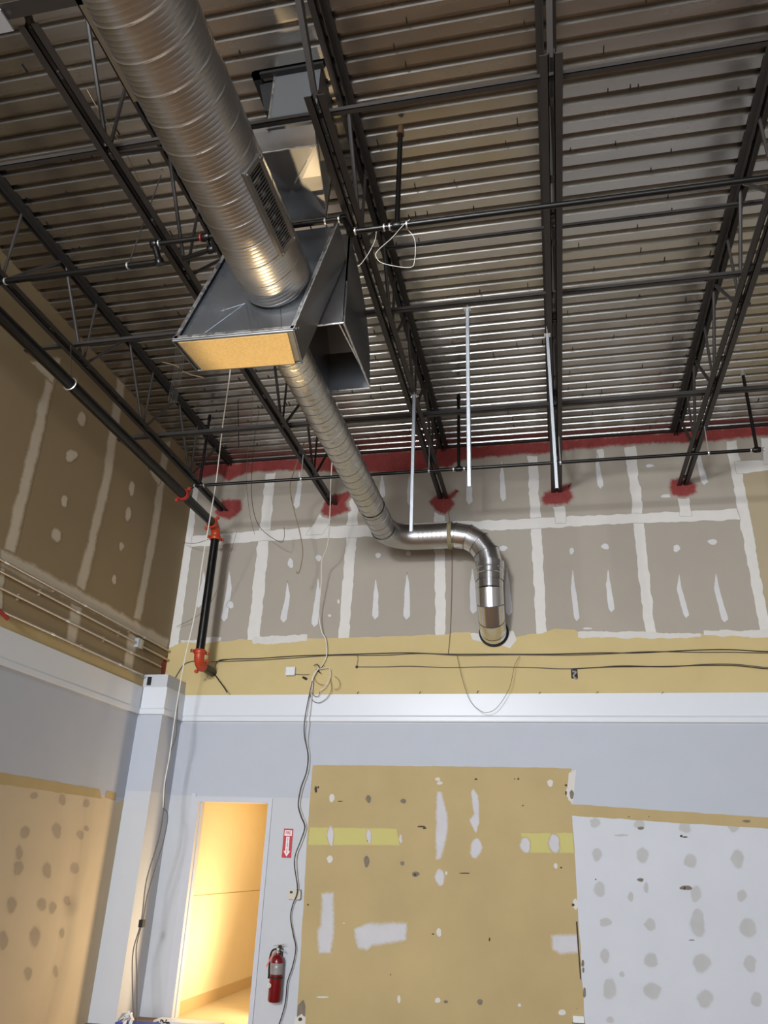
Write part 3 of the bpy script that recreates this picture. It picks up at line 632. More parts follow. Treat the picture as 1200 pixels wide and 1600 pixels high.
m = MB().tube(pts, [SR]+[RR]*(len(pts)-1), 40, False); m.build('elbow', M['galv_duct'], sd, True)
x1 = -1.10
m = MB(); vs = []; nn = 40
m = MB().tube([(SX+.38+(x1-SX-.38)*k/50, YW, SZ) for k in range(51)], [RR+(.0022 if (k % 7) == 3 else 0) for k in range(51)], 40, False); m.build('cross_run', M['galv_duct'], sd, True)
m = MB().tube([(x1-.025+.05*k/10, YW, SZ) for k in range(11)], [RR+.008+random.uniform(0, .010) for k in range(11)], 24, False); m.build('sealed_joint', mat('yellowed_sealant', '#8d8463', .7, var=.3, scale=60, bump=.6), sd)
XD = -.64; rb = .40
def gores(c, e1, e2, r, a0, a1, n, Rr, name, pre=None, post=None):
    # segmented elbow: each gore straight, seams as small ridges
    P_ = arc(c, r, a0, a1, e1, e2, n)
    pts = ([Vector(pre)] if pre else [])+P_+([Vector(post)] if post else [])
    o = MB().tube(pts, Rr, 40, False).build(name, M['galv_bright'], sd, False)
    me = o.data; me.polygons.foreach_set('use_smooth', [True]*len(me.polygons)); me.set_sharp_from_angle(angle=math.radians(12))
    s_ = MB()
    for i in range(1, len(pts)-1):
        tdir = (pts[i+1]-pts[i-1]).normalized(); s_.tube([pts[i]-tdir*.004, pts[i]+tdir*.004], Rr+.004, 40, False)
    s_.build('seam', M['galv_dark'], o, True)
    return o
gores((XD-rb, YW, SZ-rb), (1, 0, 0), (0, 0, 1), rb, math.pi/2, 0, 4, RR, 'elbow', (x1+.02, YW, SZ), (XD, YW, SZ-rb-.03))
m = MB().tube([(XD, YW, SZ-rb+.0-z_) for z_ in (-.03, .04, .045, .055, .06, .10, .105, .12, .125, .2)], [RR+k_ for k_ in (.018, .016, .02, .02, .007, .007, .014, .014, .006, .006)], 40, False)
m.build('collar', M['galv_bright'], sd, True)
m = MB().tube([(XD, YW, SZ-rb-.2), (XD, YW, 4.52)], RR, 40, False); m.build('drop', M['galv_bright'], sd, True)
gores((XD, YW+.40, 4.54), (0, -1, 0), (0, 0, -1), .40, 0, math.pi*.46, 3, RR, 'wall_elbow', None, (XD, 8.94, 4.137))
MB().tube([(XD, 8.925, 4.137), (XD, 8.987, 4.137)], RR-.002, 40, False).build('wall_sleeve', M['galv_bright'], sd, True)
m = MB().tube([(XD, 8.984, 4.14), (XD, 8.988, 4.14)], RR+.022, 40); m.build('wall_gap', M['black'], sd)

# ------------------------------------------------------------------ sprinkler pipes
PMX = -4.17; PMZ = 5.50
mp_ = thing('sprinkler_main', (PMX, 6.5, PMZ), 'thick black sprinkler main running beside the left wall then dropping to an orange elbow', 'sprinkler pipe')
MB().tube([(PMX, -1, PMZ), (PMX, 8.42, PMZ)], .056, 20).build('pipe', M['black_pipe'], mp_, True)
MB().tube([(PMX, 8.55, PMZ-.13), (PMX, 8.55, 3.84)], .054, 20).build('riser', M['black_pipe'], mp_, True)
MB().tube([(PMX, 8.66, 3.70), (PMX, D, 3.70)], .052, 16).build('wall_stub', M['black_pipe'], mp_, True)
def coupling(p, ax, name='coupling', m_='orange', r_=.074, L_=.055):
    p = Vector(p); ax = Vector(ax); m = MB().tube([p-ax*L_/2, p-ax*L_*.3, p+ax*L_*.3, p+ax*L_/2], [r_*.92, r_, r_, r_*.92], 16)
    o_ = ax.orthogonal().normalized()
    m.tube([p+o_*(r_+.024)-ax*.016, p+o_*(r_+.024)+ax*.016], .022, 8); m.tube([p-o_*(r_+.024)-ax*.016, p-o_*(r_+.024)+ax*.016], .022, 8)
    return m.build(name, M[m_], mp_, True)
coupling((PMX, 7.55, PMZ), (0, 1, 0), 'coupling', 'redc'); coupling((PMX, 8.40, PMZ), (0, 1, 0)); coupling((PMX, 8.55, PMZ-.15), (0, 0, 1))
MB().tube(arc((PMX, 8.42, PMZ-.13), .13, math.pi/2, 0, (0, 1, 0), (0, 0, 1), 6), .060, 16).build('elbow', M['orange'], mp_, True)
coupling((PMX, 8.55, 3.85), (0, 0, 1)); coupling((PMX, 8.655, 3.70), (0, 1, 0), r_=.066)
MB().tube([(PMX, 8.55, 3.84)]+arc((PMX, 8.66, 3.81), .11, math.pi, math.pi*1.5, (0, 1, 0), (0, 0, 1), 6), .062, 16).build('elbow', M['orange'], mp_, True)
hp = oX(110, 597, PMX)
m = MB().tube(smooth_path([Vector((PMX, hp.y, PMZ))+Vector((math.cos(a)*.062, 0, math.sin(a)*.062)) for a in [k*math.pi/6 for k in range(13)]], 2), .006, 6); m.build('hanger_ring', M['silver'], mp_, True)
MB().tube([(PMX, hp.y, PMZ+.06), (PMX-.1, hp.y, ZB+.03)], .004, 6).build('hanger_rod', M['steel'], mp_)

def pipe_run(name, pts, r_, label, cat='sprinkler pipe', group='sprinkler branch pipes'):
    t = thing(name, pts[0], label, cat, group)
    MB().tube(pts, r_, 14).build('pipe', M['black_pipe'], t, True); return t
def fit(t, p, ax, r_=.032, L_=.05, m_='black_pipe', name='fitting'):
    p = Vector(p); ax = Vector(ax).normalized(); MB().tube([p-ax*L_/2, p-ax*L_*.35, p+ax*L_*.35, p+ax*L_/2], [r_*.9, r_, r_, r_*.9], 12).build(name, M[m_], t, True)
# far branch near the back wall
Z2 = 5.62; Y2 = 7.57
b2 = pipe_run('sprinkler_branch', [(PMX+.05, Y2, Z2-.06), (PMX+.11, Y2, Z2), (2.20, Y2, Z2)], .019, 'thin black sprinkler branch crossing low in front of the back wall')
for x, tgt in ((oZ(313, 760, Z2).x, 0), (oZ(717, 733, Z2).x, 0), (2.20, 0)):
    fit(b2, (x, Y2, Z2), (1, 0, 0), .030, .07)
    MB().tube([(x, Y2, Z2), (x, Y2, 6.55)], .018, 10).build('sprig', M['black_pipe'], b2, True)
    MB().tube([(x, Y2, 6.53), (x, Y2, 6.60)], [.026, .018], 10).build('sprinkler_head', M['silver'] if x > 2 else M['black_pipe'], b2, True)
    for s in (-.06, .06): fit(b2, (x+s, Y2, Z2), (1, 0, 0), .024, .014, 'silver', 'clamp')
for x in (.19, 1.70, -1.25, -2.75):
    MB().tube([(x+.03, Y2, Z2+.03), (x+.03, Y2, ZB)], .005, 6).build('hanger_rod', M['silver'], b2); fit(b2, (x+.03, Y2, Z2), (1, 0, 0), .024, .02, 'silver', 'clamp')
# near branch, stepped over the big duct
pr1 = [oZ(x, y, 5.66) for x, y in ((551, 369),)]+[]
Yn = oZ(620, 353, 5.66).y
pR0 = Vector((oZ(551, 369, 5.66).x, Yn, 5.66)); pR1 = Vector((4.5, Yn, 5.66))
b1_ = pipe_run('sprinkler_branch', [pR0, pR1], .021, 'black sprinkler branch right of the plenum crossing below the three right joists')
xs = oZ(620, 352, 5.66).x
fit(b1_, (xs, Yn, 5.66), (1, 0, 0), .032, .06)
MB().tube([(xs, Yn, 5.66), (xs, Yn, 6.58)], .019, 10).build('sprig', M['black_pipe'], b1_, True)
MB().tube([(xs, Yn, 6.55), (xs, Yn, 6.64)], [.030, .020], 10).build('sprinkler_head', M['brown_mark'] if False else mat('bronze_head', '#5e4630', .5, .4), b1_, True)
for s in (-.09, -.05, .07): fit(b1_, (xs+s, Yn, 5.66), (1, 0, 0), .027, .012, 'silver', 'clamp')
fit(b1_, pR0+Vector((.03, 0, 0)), (1, 0, 0), .027, .014, 'silver', 'clamp')
pm0 = oZ(537, 342, 5.88); Ym = pm0.y; pm1 = Vector((oZ(322, 371, 5.88).x, Ym, 5.88))
b3 = pipe_run('sprinkler_branch', [pm0, pm1], .021, 'black sprinkler pipe passing over the large duct between its two offset elbows')
fit(b3, pm0, (1, 0, 0), .032, .05); MB().tube([pm0, pR0], .024, 12).build('offset_nipple', M['black_pipe'], b3, True); fit(b3, pR0, (pR0-pm0), .034, .05)
for q in ((508, 345), (530, 343)):
    fit(b3, Vector((oZ(*q, 5.88).x, Ym, 5.88)), (1, 0, 0), .027, .014, 'silver', 'clamp')
MB().tube([Vector((oZ(508, 345, 5.88).x, Ym, 5.88)), Vector((oZ(508, 345, 5.88).x+.02, Ym, 6.3))], .005, 6).build('hanger_rod', M['steel_dark'], b3)
pl0 = oZ(247, 378, 5.88)
MB().tube([Vector((pl0.x-.04, Ym, 5.88)), pm1], .021, 12).build('pipe', M['black_pipe'], b3, True)
fit(b3, pm1, (1, 0, 0), .034, .06); fit(b3, pm1+Vector((-.04, 0, 0)), (1, 0, 0), .03, .012, 'redc', 'clamp')
pc0 = oZ(330, 390, 5.80); pc1 = oZ(286, 405, 5.80)
MB().tube([pm1, pc0, pc1], .021, 12).build('drain_pipe', M['black_pipe'], b3, True); fit(b3, pc0, (1, 0, 0), .034, .05)
pe = Vector((pl0.x-.04, Ym, 5.88)); fit(b3, pe, (1, 0, 0), .036, .05, 'black_pipe'); fit(b3, pe+Vector((.04, 0, 0)), (1, 0, 0), .027, .014, 'silver', 'clamp')
pq = oZ(249, 409, 5.74)
MB().tube([pe, pq], .024, 12).build('offset_nipple', M['black_pipe'], b3, True); fit(b3, pq, (pq-pe), .036, .05)
b4 = pipe_run('sprinkler_branch', [pq, Vector((PMX+.0, pq.y, 5.74))], .023, 'black sprinkler pipe between the large duct and the left wall main')
MB().tube([Vector((PMX, pq.y, 5.74)), Vector((PMX, pq.y, PMZ+.05))], .022, 10).build('tee_nipple', M['black_pipe'], b4, True)
for x, y in ((200, 415), (8, 439)): fit(b4, Vector((oZ(x, y, 5.74).x, pq.y, 5.74)), (1, 0, 0), .029, .014, 'silver', 'clamp')
qx = oZ(200, 415, 5.74).x; MB().tube([(qx, pq.y, 5.76), (qx+.12, pq.y, ZT-.02)], .005, 6).build('hanger_rod', M['steel_dark'], b4)

# ------------------------------------------------------------------ hanging struts
def strut(x, y, z0, z1, label, w_=.041):
    t = thing('hanging_strut', (x, y, z0), label, 'hanging strut', 'zinc struts hanging from the roof steel')
    m = MB().box((x-w_/2, y, z0), (x+w_/2, y+.003, z1)).box((x-w_/2, y, z0), (x-w_/2+.003, y+.025, z1)).box((x+w_/2-.003, y, z0), (x+w_/2, y+.025, z1)); m.build('channel', M['strut'], t)
    MB().tube([(x, y+.012, z1-.01), (x, y+.012, z1+.09)], .006, 8).build('rod', M['silver'], t)
    MB().box((x-w_/2-.012, y-.006, z1-.012), (x+w_/2+.012, y+.03, z1+.004)).build('clip', M['silver'], t)
p = oZ(647, 617, 5.90); strut(p.x, p.y, oY(646, 830, p.y).z, 5.90, 'pale zinc strut hanging in front of the back wall, just above the duct elbow', .034)
p = oZ(730, 481, 5.96); strut(p.x, p.y, oY(727, 760, p.y).z, 5.96, 'longest zinc strut, hanging from the bridging right of the joist by the plenum', .032)
p = oZ(855, 522, 5.88); strut(p.x, p.y, oY(857, 763, p.y).z, 5.88, 'pale zinc strut hanging along the middle right joist', .030)

# ------------------------------------------------------------------ conduits on the left wall
def conduit(a, b, z_, label, bx=0):
    pa = oX(*a, XL+.03); pb = oX(*b, XL+.03)
    t = thing('wall_conduit', (XL+.03, pb.y, z_), label, 'conduit', 'metal conduits along the left wall')
    y1 = min(pb.y, D-.04)
    MB().tube([(XL+.03, -2, z_), (XL+.03, y1, z_)], .0125, 10).build('tube', M['conduit'], t, True)
    for yy in [k*1.3+.4+z_ for k in range(-2, 4)]:
        if yy < y1: MB().tube([(XL+.03, yy, z_), (XL+.03, yy+.05, z_)], .0155, 10).build('coupling', M['silver'], t, True)
    for yy in [k*1.5+z_*2-6 for k in range(0, 6)]:
        if yy < y1-.1: MB().box((XL, yy, z_-.03), (XL+.018, yy+.02, z_+.03)).build('strap', M['conduit'], t)
    return t
conduit((0, 891), (267, 1028), 3.975, 'topmost metal conduit along the left wall, its cut end near the back corner')
conduit((0, 912), (208, 1014), 3.875, 'second metal conduit from the top on the left wall, ending in a junction box')
conduit((0, 935), (250, 1050), 3.735, 'third metal conduit from the top on the left wall')
conduit((0, 965), (222, 1062), 3.545, 'lowest metal conduit on the left wall, entering the pilaster box')
pj = oX(216, 1013, XL+.03)
jb = thing('junction_box', (XL, pj.y, 3.87), 'small zinc junction box on the left wall conduits near the pilaster', 'junction box')
MB().box((XL, pj.y-.06, 3.82), (XL+.055, pj.y+.06, 3.93)).build('box', M['strut'], jb)
MB().box((XL+.055, pj.y+.0, 3.822), (XL+.058, pj.y+.055, 3.928)).build('cover', M['conduit'], jb)
o = MB().tube([(XL+.03, pj.y+.06, 3.86), (XL+.03, D-.02, 3.86)], .014, 10).build('wall_conduit', M['conduit']); tag(o, 'short conduit from the junction box to the back corner on the left wall', 'conduit', 'metal conduits along the left wall')
o = MB().tube(smooth_path([oX(x, y, XL+.06) for x, y in ((-12, 945), (2, 957), (12, 967))]), .018, 8).build('red_clamp', M['redc'], None, True); tag(o, 'red clamp on the left wall conduits at the picture edge', 'clamp')

# ------------------------------------------------------------------ wires and cables
def wire(name, pts, r_, m_, label, cat='wire', group=None, sub=6):
    o = MB().tube(smooth_path(pts, sub), r_, 8).build(name, M[m_], None, True); return tag(o, label, cat, group)
yw = D-.012
def cab(ps, yv=yw): return [oY(x, y, yv) for x, y in ps]
wire('wall_cable', cab([(336, 1034), (360, 1030), (400, 1029), (460, 1025), (520, 1023), (590, 1021), (640, 1020), (700, 1022), (770, 1022), (860, 1022), (940, 1020), (1000, 1020), (1080, 1016), (1140, 1015), (1200, 1018), (1260, 1017)]), .0055, 'cable_black', 'upper black cable stapled across the yellow band of the back wall', 'cable', 'cables on the yellow band')
wire('wall_cable', cab([(330, 1034), (400, 1031.5), (455, 1028), (520, 1024), (600, 1023.5), (660, 1021), (720, 1024), (800, 1023), (880, 1023.5), (950, 1021.5), (1010, 1018), (1090, 1019), (1145, 1019), (1200, 1020), (1260, 1019)], D-.02), .0045, 'cable_grey', 'grey cable twisted with the upper black cable on the yellow band', 'cable', 'cables on the yellow band')
wire('wall_cable', cab([(557, 1042), (600, 1042), (640, 1041), (700, 1043), (760, 1042), (830, 1043), (880, 1045), (930, 1043), (975, 1040), (1040, 1042), (1100, 1038), (1150, 1038), (1200, 1043), (1260, 1044)]), .0050, 'cable_grey', 'lower grey cable across the yellow band of the back wall', 'cable', 'cables on the yellow band')
wire('wall_cable', cab([(895, 1045), (940, 1042.5), (985, 1041.5), (1045, 1041), (1100, 1039.5), (1150, 1040), (1200, 1045), (1260, 1046)], D-.02), .0045, 'cable_black', 'black cable doubling the lower cable on the right of the yellow band', 'cable', 'cables on the yellow band')
wire('wall_cable', cab([(274, 1059), (281, 1047), (288, 1038), (297, 1034), (306, 1033), (315, 1034)]), .007, 'cable_grey', 'grey cable end curving down left of the orange elbow', 'cable')
wire('wall_cable', cab([(336, 1044), (338, 1036), (344, 1031), (356, 1030)]), .005, 'cable_grey', 'short cable curving up out of the pipe hole in the back wall', 'cable')
wire('wall_cable', [oY(335, 1053, 8.98), oY(342, 1063, 8.93), oY(350, 1074, 8.9), oY(355, 1082, 8.88)], .007, 'cable_black', 'dark cable end sticking out below the wall stub of the sprinkler main', 'cable')
def hang(name, ps, r_, m_, label, cat='wire', group=None): return wire(name, [oY(x, y, v) for x, y, v in ps], r_, m_, label, cat, group)
p_top = oZ(361, 560, 6.66)
hang('loose_cable', [(361, 562, p_top.y), (358, 595, p_top.y+.05), (348, 665, 7.35), (338, 750, 7.8), (328, 810, 8.05), (316, 880, 8.2), (305, 957, 8.3), (288, 1033, 8.33), (279, 1085, 8.34), (272, 1130, 8.34), (265, 1180, 8.34), (257, 1225, 8.34), (255, 1262, 8.36)], .007, 'cable_white', 'long white cord hanging from the deck down in front of the left pilaster', 'cable')
hang('loose_cable', [(279, 1086, 8.36), (277, 1110, 8.36), (275, 1150, 8.36), (266, 1175, 8.36), (261, 1200, 8.36), (257, 1235, 8.36), (256, 1262, 8.36), (248, 1311, 8.36), (229, 1375, 8.36), (221, 1438, 8.36), (208, 1487, 8.36), (207, 1544, 8.36), (210, 1610, 8.36)], .0065, 'cable_grey', 'grey cord bundled down the front of the pilaster to the floor, left strand', 'cable', 'grey cords down the pilaster')
hang('loose_cable', [(255, 1262, 8.33), (262, 1275, 8.33), (256, 1312, 8.33), (244, 1352, 8.33), (230, 1400, 8.33), (223, 1438, 8.33), (213, 1480, 8.33), (214, 1530, 8.33), (214, 1612, 8.33)], .006, 'cable_grey', 'grey cord bundled down the front of the pilaster to the floor, right strand', 'cable', 'grey cords down the pilaster')
pc = oY(221, 1443, 8.34); o = MB().box((pc.x-.022, 8.32, pc.z-.035), (pc.x+.022, 8.38, pc.z+.035)).build('cord_clip', M['black']); tag(o, 'small black clip joining the cords on the pilaster', 'clip')
hang('loose_cable', [(527, 630, 7.3), (522, 683, 7.6), (517, 750, 7.9), (516, 790, 8.1), (512, 850, 8.4), (503, 876, 8.6), (502, 910, 8.75), (498, 955, 8.85), (502, 985, 8.9), (509, 1000, 8.93), (510, 1026, 8.96), (499, 1046, 8.97)], .0065, 'cable_white', 'thin white cord hanging beside the smaller duct to the cable tangle', 'cable')
hang('hanging_wire', [(476, 690, 7.6), (460, 735, 7.9), (453, 760, 8.1), (459, 795, 8.2), (468, 830, 8.3), (473, 860, 8.35), (470, 885, 8.4), (466, 896, 8.4), (463, 893, 8.4)], .0065, 'cable_tan', 'tan wire with a hooked end hanging left of the smaller duct')
hang('hanging_wire', [(373, 700, 7.9), (372, 600, 7.3), (376, 578, 7.1)], .006, 'cable_black', 'dark wire hanging just right of the long white cord')
hang('hanging_wire', [(398, 560, 6.95), (398, 580, 7.05), (392, 660, 7.6), (385, 740, 7.9), (390, 800, 8.2), (398, 835, 8.4)], .0025, 'cable_grey', 'hair-thin grey wire hanging below the plenum')
hang('hanging_wire', [(405, 640, 7.75), (396, 700, 8.0), (393, 770, 8.3), (400, 812, 8.5), (414, 832, 8.6), (438, 847, 8.6), (444, 840, 8.6), (444, 824, 8.6)], .0035, 'cable_black', 'thin dark wire loop hanging before the horizontal tape left of the duct')
hang('hanging_wire', [(700, 795, 8.97), (704, 830, 8.97), (706, 870, 8.97), (705, 940, 8.97), (703, 990, 8.97), (700, 1022, 8.97)], .0035, 'cable_tan', 'thin wire running straight down the wall under the duct joint')
hang('hanging_wire', [(714, 1024, 8.95), (722, 1060, 8.9), (734, 1094, 8.88), (750, 1110, 8.87), (763, 1113, 8.87), (778, 1104, 8.87), (796, 1075, 8.88), (804, 1040, 8.9), (812, 1026, 8.95)], .0028, 'cable_grey', 'thin wire loop drooping from the yellow band over the crown moulding')
hang('hanging_wire', [(557, 1042, 8.98), (559, 1030, 8.97), (558, 1022, 8.97)], .0025, 'cable_grey', 'tiny wire joining the two cable runs on the yellow band')
hang('hanging_wire', [(370, 830, 8.3), (352, 890, 8.45), (330, 940, 8.6), (309, 962, 8.8), (276, 979, 8.95)], .0028, 'cable_grey', 'thin wire slanting behind the vertical black pipe')
hang('hanging_wire', [(287, 848, 8.9), (305, 849, 8.7), (322, 844, 8.6), (334, 838, 8.55)], .0035, 'cable_black', 'short dark wire from the orange coupling to the left corner')
# tangle and cable down beside the door
tg = thing('cable_tangle', (-2.6, 8.97, 3.6), 'tangle of white and tan wires coming out of a hole in the yellow band', 'cable tangle')
for ps, r_, m_ in (([(498, 1044), (492, 1052), (488, 1062), (485, 1080), (482, 1090)], .010, 'cable_white'), ([(500, 1045), (512, 1043), (516, 1048), (515, 1060), (508, 1073), (500, 1079)], .005, 'cable_white'),
                   ([(484, 1082), (488, 1094), (498, 1098), (508, 1093), (514, 1086), (518, 1076), (516, 1060)], .0035, 'cable_grey'), ([(490, 1040), (496, 1038), (500, 1044), (506, 1039)], .005, 'cable_black'),
                   ([(522, 1056), (529, 1062), (531, 1070), (528, 1076), (522, 1077)], .003, 'cable_tan'), ([(490, 1058), (494, 1065), (500, 1069), (506, 1070)], .003, 'cable_tan'), ([(497, 1048), (501, 1052)], .006, 'cable_black'), ([(487, 1082), (492, 1088), (498, 1087), (500, 1080)], .0035, 'cable_grey')):
    MB().tube(smooth_path([oY(x, y, 8.95-.01*random.random()) for x, y in ps]), r_, 8).build('wire', M[m_], tg, True)
p = oY(496, 1047, 8.99); MB().tube([p, p+Vector((0, .009, 0))], .022, 12).build('hole', M['black'], tg)
hang('drop_cable', [(488, 1064, 8.94), (482, 1092, 8.93), (476, 1125, 8.92), (475.6, 1150, 8.95), (481, 1178, 8.96), (479, 1205, 8.96), (470, 1231, 8.96), (466, 1257, 8.96), (470, 1275, 8.96), (476, 1292, 8.96), (470, 1313, 8.96), (462, 1334, 8.95), (460, 1352, 8.95), (464, 1380, 8.94), (464, 1396, 8.94), (457, 1415, 8.95), (454, 1434, 8.95), (458, 1460, 8.95), (462, 1482, 8.95), (457, 1510, 8.95), (449, 1535, 8.95), (446, 1565, 8.95), (438, 1595, 8.95), (430, 1612, 8.95)], .0055, 'cable_black', 'wavy black cable hanging down the wall between the doorway and yellow patch', 'cable')
hang('drop_cable', [(489, 1064, 8.95), (486, 1095, 8.94), (482, 1130, 8.93), (480, 1160, 8.96), (483.5, 1180, 8.97), (481.5, 1205, 8.97), (473, 1231, 8.97), (468, 1257, 8.97), (473, 1275, 8.97), (478.5, 1292, 8.97), (472.5, 1313, 8.97), (464, 1334, 8.96), (462.5, 1352, 8.96), (466, 1385, 8.96)], .005, 'cable_white', 'pale cable running alongside the wavy black one above the thermostat', 'cable')
# loop of thin wire on the near branch pipe, small tangle under the deck at left
hang('hanging_wire', [(640, 343, Yn), (628, 354, Yn-.022), (612, 372, 4.0), (590, 392, 4.0), (588, 402, 4.0), (600, 412, 4.0), (640, 418, 4.0), (648, 405, 4.0), (648, 375, 4.0), (638, 360, 4.0), (630, 358, 4.0)], .0022, 'cable_white', 'thin pale wire loop hung on the near sprinkler branch')
hang('hanging_wire', [(588, 362, Yn), (586, 375, 4.0), (577, 394, 4.0), (566, 410, 4.05), (560, 416, 4.05)], .0022, 'cable_white', 'short pale wire end beside the plenum under the joist')
yc = oZ(275, 540, ZC-.01).y
wt = thing('wire_coil', oZ(270, 600, 6.3), 'small bundle of pale wires hanging from the deck left of the plenum', 'wire bundle')
for k in range(6):
    x = 266+k*2.6; MB().tube(smooth_path([oY(x+9, 541, yc), oY(x+8, 560, yc), oY(x+5, 585, yc), oY(x, 610, yc), oY(x-3, 626, yc), oY(x+1, 629, yc)]), .0022, 6).build('wire', M['cable_grey'], wt, True)
for ps in ([(254, 566), (272, 570), (280, 574)], [(285, 580), (300, 586), (318, 590)]):
    MB().tube([oY(x, y, yc) for x, y in ps], .006, 6).build('loose_end', M['cable_tan'], wt, True)
hang('hanging_wire', [(136, 140, 3.1), (150, 165, 3.15), (170, 195, 3.3), (200, 245, 3.55), (225, 300, 3.9), (250, 350, 4.2), (285, 400, 4.5), (300, 430, 4.7)], .0025, 'cable_tan', 'thin tan wire trailing along the joist left of the large duct')

# ------------------------------------------------------------------ wall fittings
def wbox(x0, y0, x1, y1, d, m_, yv=D):
    a = oY(x0, y0, yv-d); b = oY(x1, y1, yv-d); return MB().box((a.x, yv-d, min(a.z, b.z)), (b.x, yv-.004, max(a.z, b.z)))
t = thing('junction_box', oY(453, 1048, D), 'small white square junction box on the yellow band left of the cable tangle', 'junction box')
wbox(447, 1042, 460, 1055, .05, '').build('box', M['strut'], t); a = oY(453, 1048.5, D-.055); MB().box((a.x-.04, D-.054, a.z-.042), (a.x+.04, D-.05, a.z+.042)).build('cover', M['plastic'], t)
MB().tube(smooth_path([oY(461, 1053, D-.02), oY(470, 1054, D-.02), (oY(483, 1054, D-.02))]), .004, 6).build('lead', M['cable_grey'], t)
o = MB().tube([oY(473, 1058, D-.05), oY(479, 1061, D-.004)], [.012, .016], 10).build('anchor_bolt', M['dark_mark'] if False else M['steel_dark']); tag(o, 'dark bolt sticking out of the yellow band beside the junction box', 'bolt')
t = thing('wall_opening', oY(897, 1052, D), 'torn outlet opening with crumpled foil on the right of the yellow band', 'outlet opening')
wbox(892, 1046, 903, 1060, .008, '').build('hole', M['black'], t); MB().tube(smooth_path([oY(x, y, D-.02) for x, y in ((894, 1049), (900, 1050), (896, 1056), (901, 1061))]), [.012]*19, 6).build('foil', M['silver'], t)
o = MB().tube([oY(557.5, 1042, D-.004), oY(557.5, 1042, D-.012)], .018, 10).build('cable_hole', M['black']); tag(o, 'small round cable hole at the start of the lower cable', 'hole')
# staples / nails along the crown
for i, (x, y) in enumerate(((558, 1084), (655, 1084), (745, 1083), (842, 1085), (932, 1084), (1034, 1085))):
    a = oY(x, y, D-.02); o = MB().tube([a, a+Vector((.01, -.01, .02)), a+Vector((.025, -.012, .022))], .003, 6).build('bent_nail', M['steel_dark']); tag(o, ('tiny bent nail on the crown moulding top, %s from the left' % ('leftmost', 'second', 'third', 'fourth', 'fifth', 'sixth')[i]), 'nail', 'bent nails above the crown moulding')
t = thing('thermostat', oY(459, 1397, D), 'beige wall control with a small dark window between the doorway and yellow patch', 'thermostat')
wbox(451, 1389, 469, 1406, .03, '').build('body', M['beige'], t); a = oY(455, 1394, D-.034); MB().box((a.x-.016, D-.033, a.z-.012), (a.x+.016, D-.03, a.z+.012)).build('window', M['dark_mark'] if False else M['steel_dark'], t)
MB().tube(smooth_path([oY(x, y, D-.035) for x, y in ((463, 1390), (469, 1391), (470, 1398), (469, 1405), (464, 1406))]), .003, 6).build('cover_edge', M['cable_grey'], t)
# fire sign
sx0, sx1, sz0, sz1 = -3.060, -2.950, 1.607, 1.910; sy = D-.006
sg = thing('fire_extinguisher_sign', (sx0, sy, sz0), 'red and white FIRE EXTINGUISHER arrow sign beside the doorway', 'sign')
MB().box((sx0, sy, sz0), (sx1, D-.004, sz1)).build('plate', M['sign_red'], sg)
m = MB(); y_ = sy-.001; xm = (sx0+sx1)/2
m.box((sx0+.012, y_, sz1-.075), (sx1-.012, sy, sz1-.018)); m.build('word_panel', M['sign_white'], sg)
m = MB(); pts = [(xm-.02, sz1-.085), (xm+.02, sz1-.085), (xm+.02, sz0+.07), (xm+.04, sz0+.07), (xm, sz0+.012), (xm-.04, sz0+.07), (xm-.02, sz0+.07)]
m.hexa([Vector((a, sy, b)) for a, b in pts], [Vector((a, y_, b)) for a, b in pts]); m.build('arrow', M['sign_white'], sg)
def text(body, size, loc, m_, parent, name, sx=1., vertical=False):
    cu = bpy.data.curves.new(name, 'FONT'); cu.body = body; cu.size = size; cu.align_x = 'CENTER'; cu.align_y = 'CENTER'; cu.extrude = .0004; cu.offset = size*.02
    if vertical: cu.space_line = .72
    o = bpy.data.objects.new('tmp', cu); C.objects.link(o); bpy.context.view_layer.update()
    me = bpy.data.meshes.new_from_object(o.evaluated_get(bpy.context.evaluated_depsgraph_get())); bpy.data.objects.remove(o)
    me.materials.clear(); me.materials.append(M[m_]); me.transform(Matrix.Scale(sx, 4, (1, 0, 0))); me.transform(Matrix.Rotation(math.pi/2, 4, 'X')); me.transform(Matrix.Translation(loc))
    q = bpy.data.objects.new(name, me); C.objects.link(q); q.parent = parent; q.matrix_parent_inverse = Matrix.Translation(-parent.location); return q
text('FIRE', .042, (xm, y_-.0008, sz1-.046), 'sign_red', sg, 'lettering', .80)
text('\n'.join('EXTINGUISHER'), .0185, (xm, y_-.0008, (sz1-.09+sz0+.04)/2), 'sign_red', sg, 'lettering', 1.1, True)
# fire extinguisher
ex, ey = -2.985, 8.915
fe = thing('fire_extinguisher', (ex, ey, .25), 'red fire extinguisher with grey label hanging on the wall beside the doorway', 'fire extinguisher')
def lathe(pr_, x, y, n=32):
    m = MB(); vs = []
    for r_, z in pr_:
        for k in range(n): a = 2*math.pi*k/n; vs.append((x+math.cos(a)*r_, y+math.sin(a)*r_, z))
    return m.add(vs, [(i*n+k, i*n+(k+1) % n, (i+1)*n+(k+1) % n, (i+1)*n+k) for i in range(len(pr_)-1) for k in range(n)])
ER = .068
lathe([(0, .245), (ER*.85, .245), (ER, .262), (ER, .60), (ER*.97, .625), (ER*.8, .65), (ER*.5, .668), (.024, .675), (.022, .69), (0, .69)], ex, ey).build('cylinder', M['ext_red'], fe, True)
lathe([(ER+.001, .495), (ER+.001, .597)], ex, ey).build('label', M['label'], fe, True)
lathe([(ER+.002, .458), (ER+.002, .474)], ex, ey).build('strap', M['black'], fe, True)
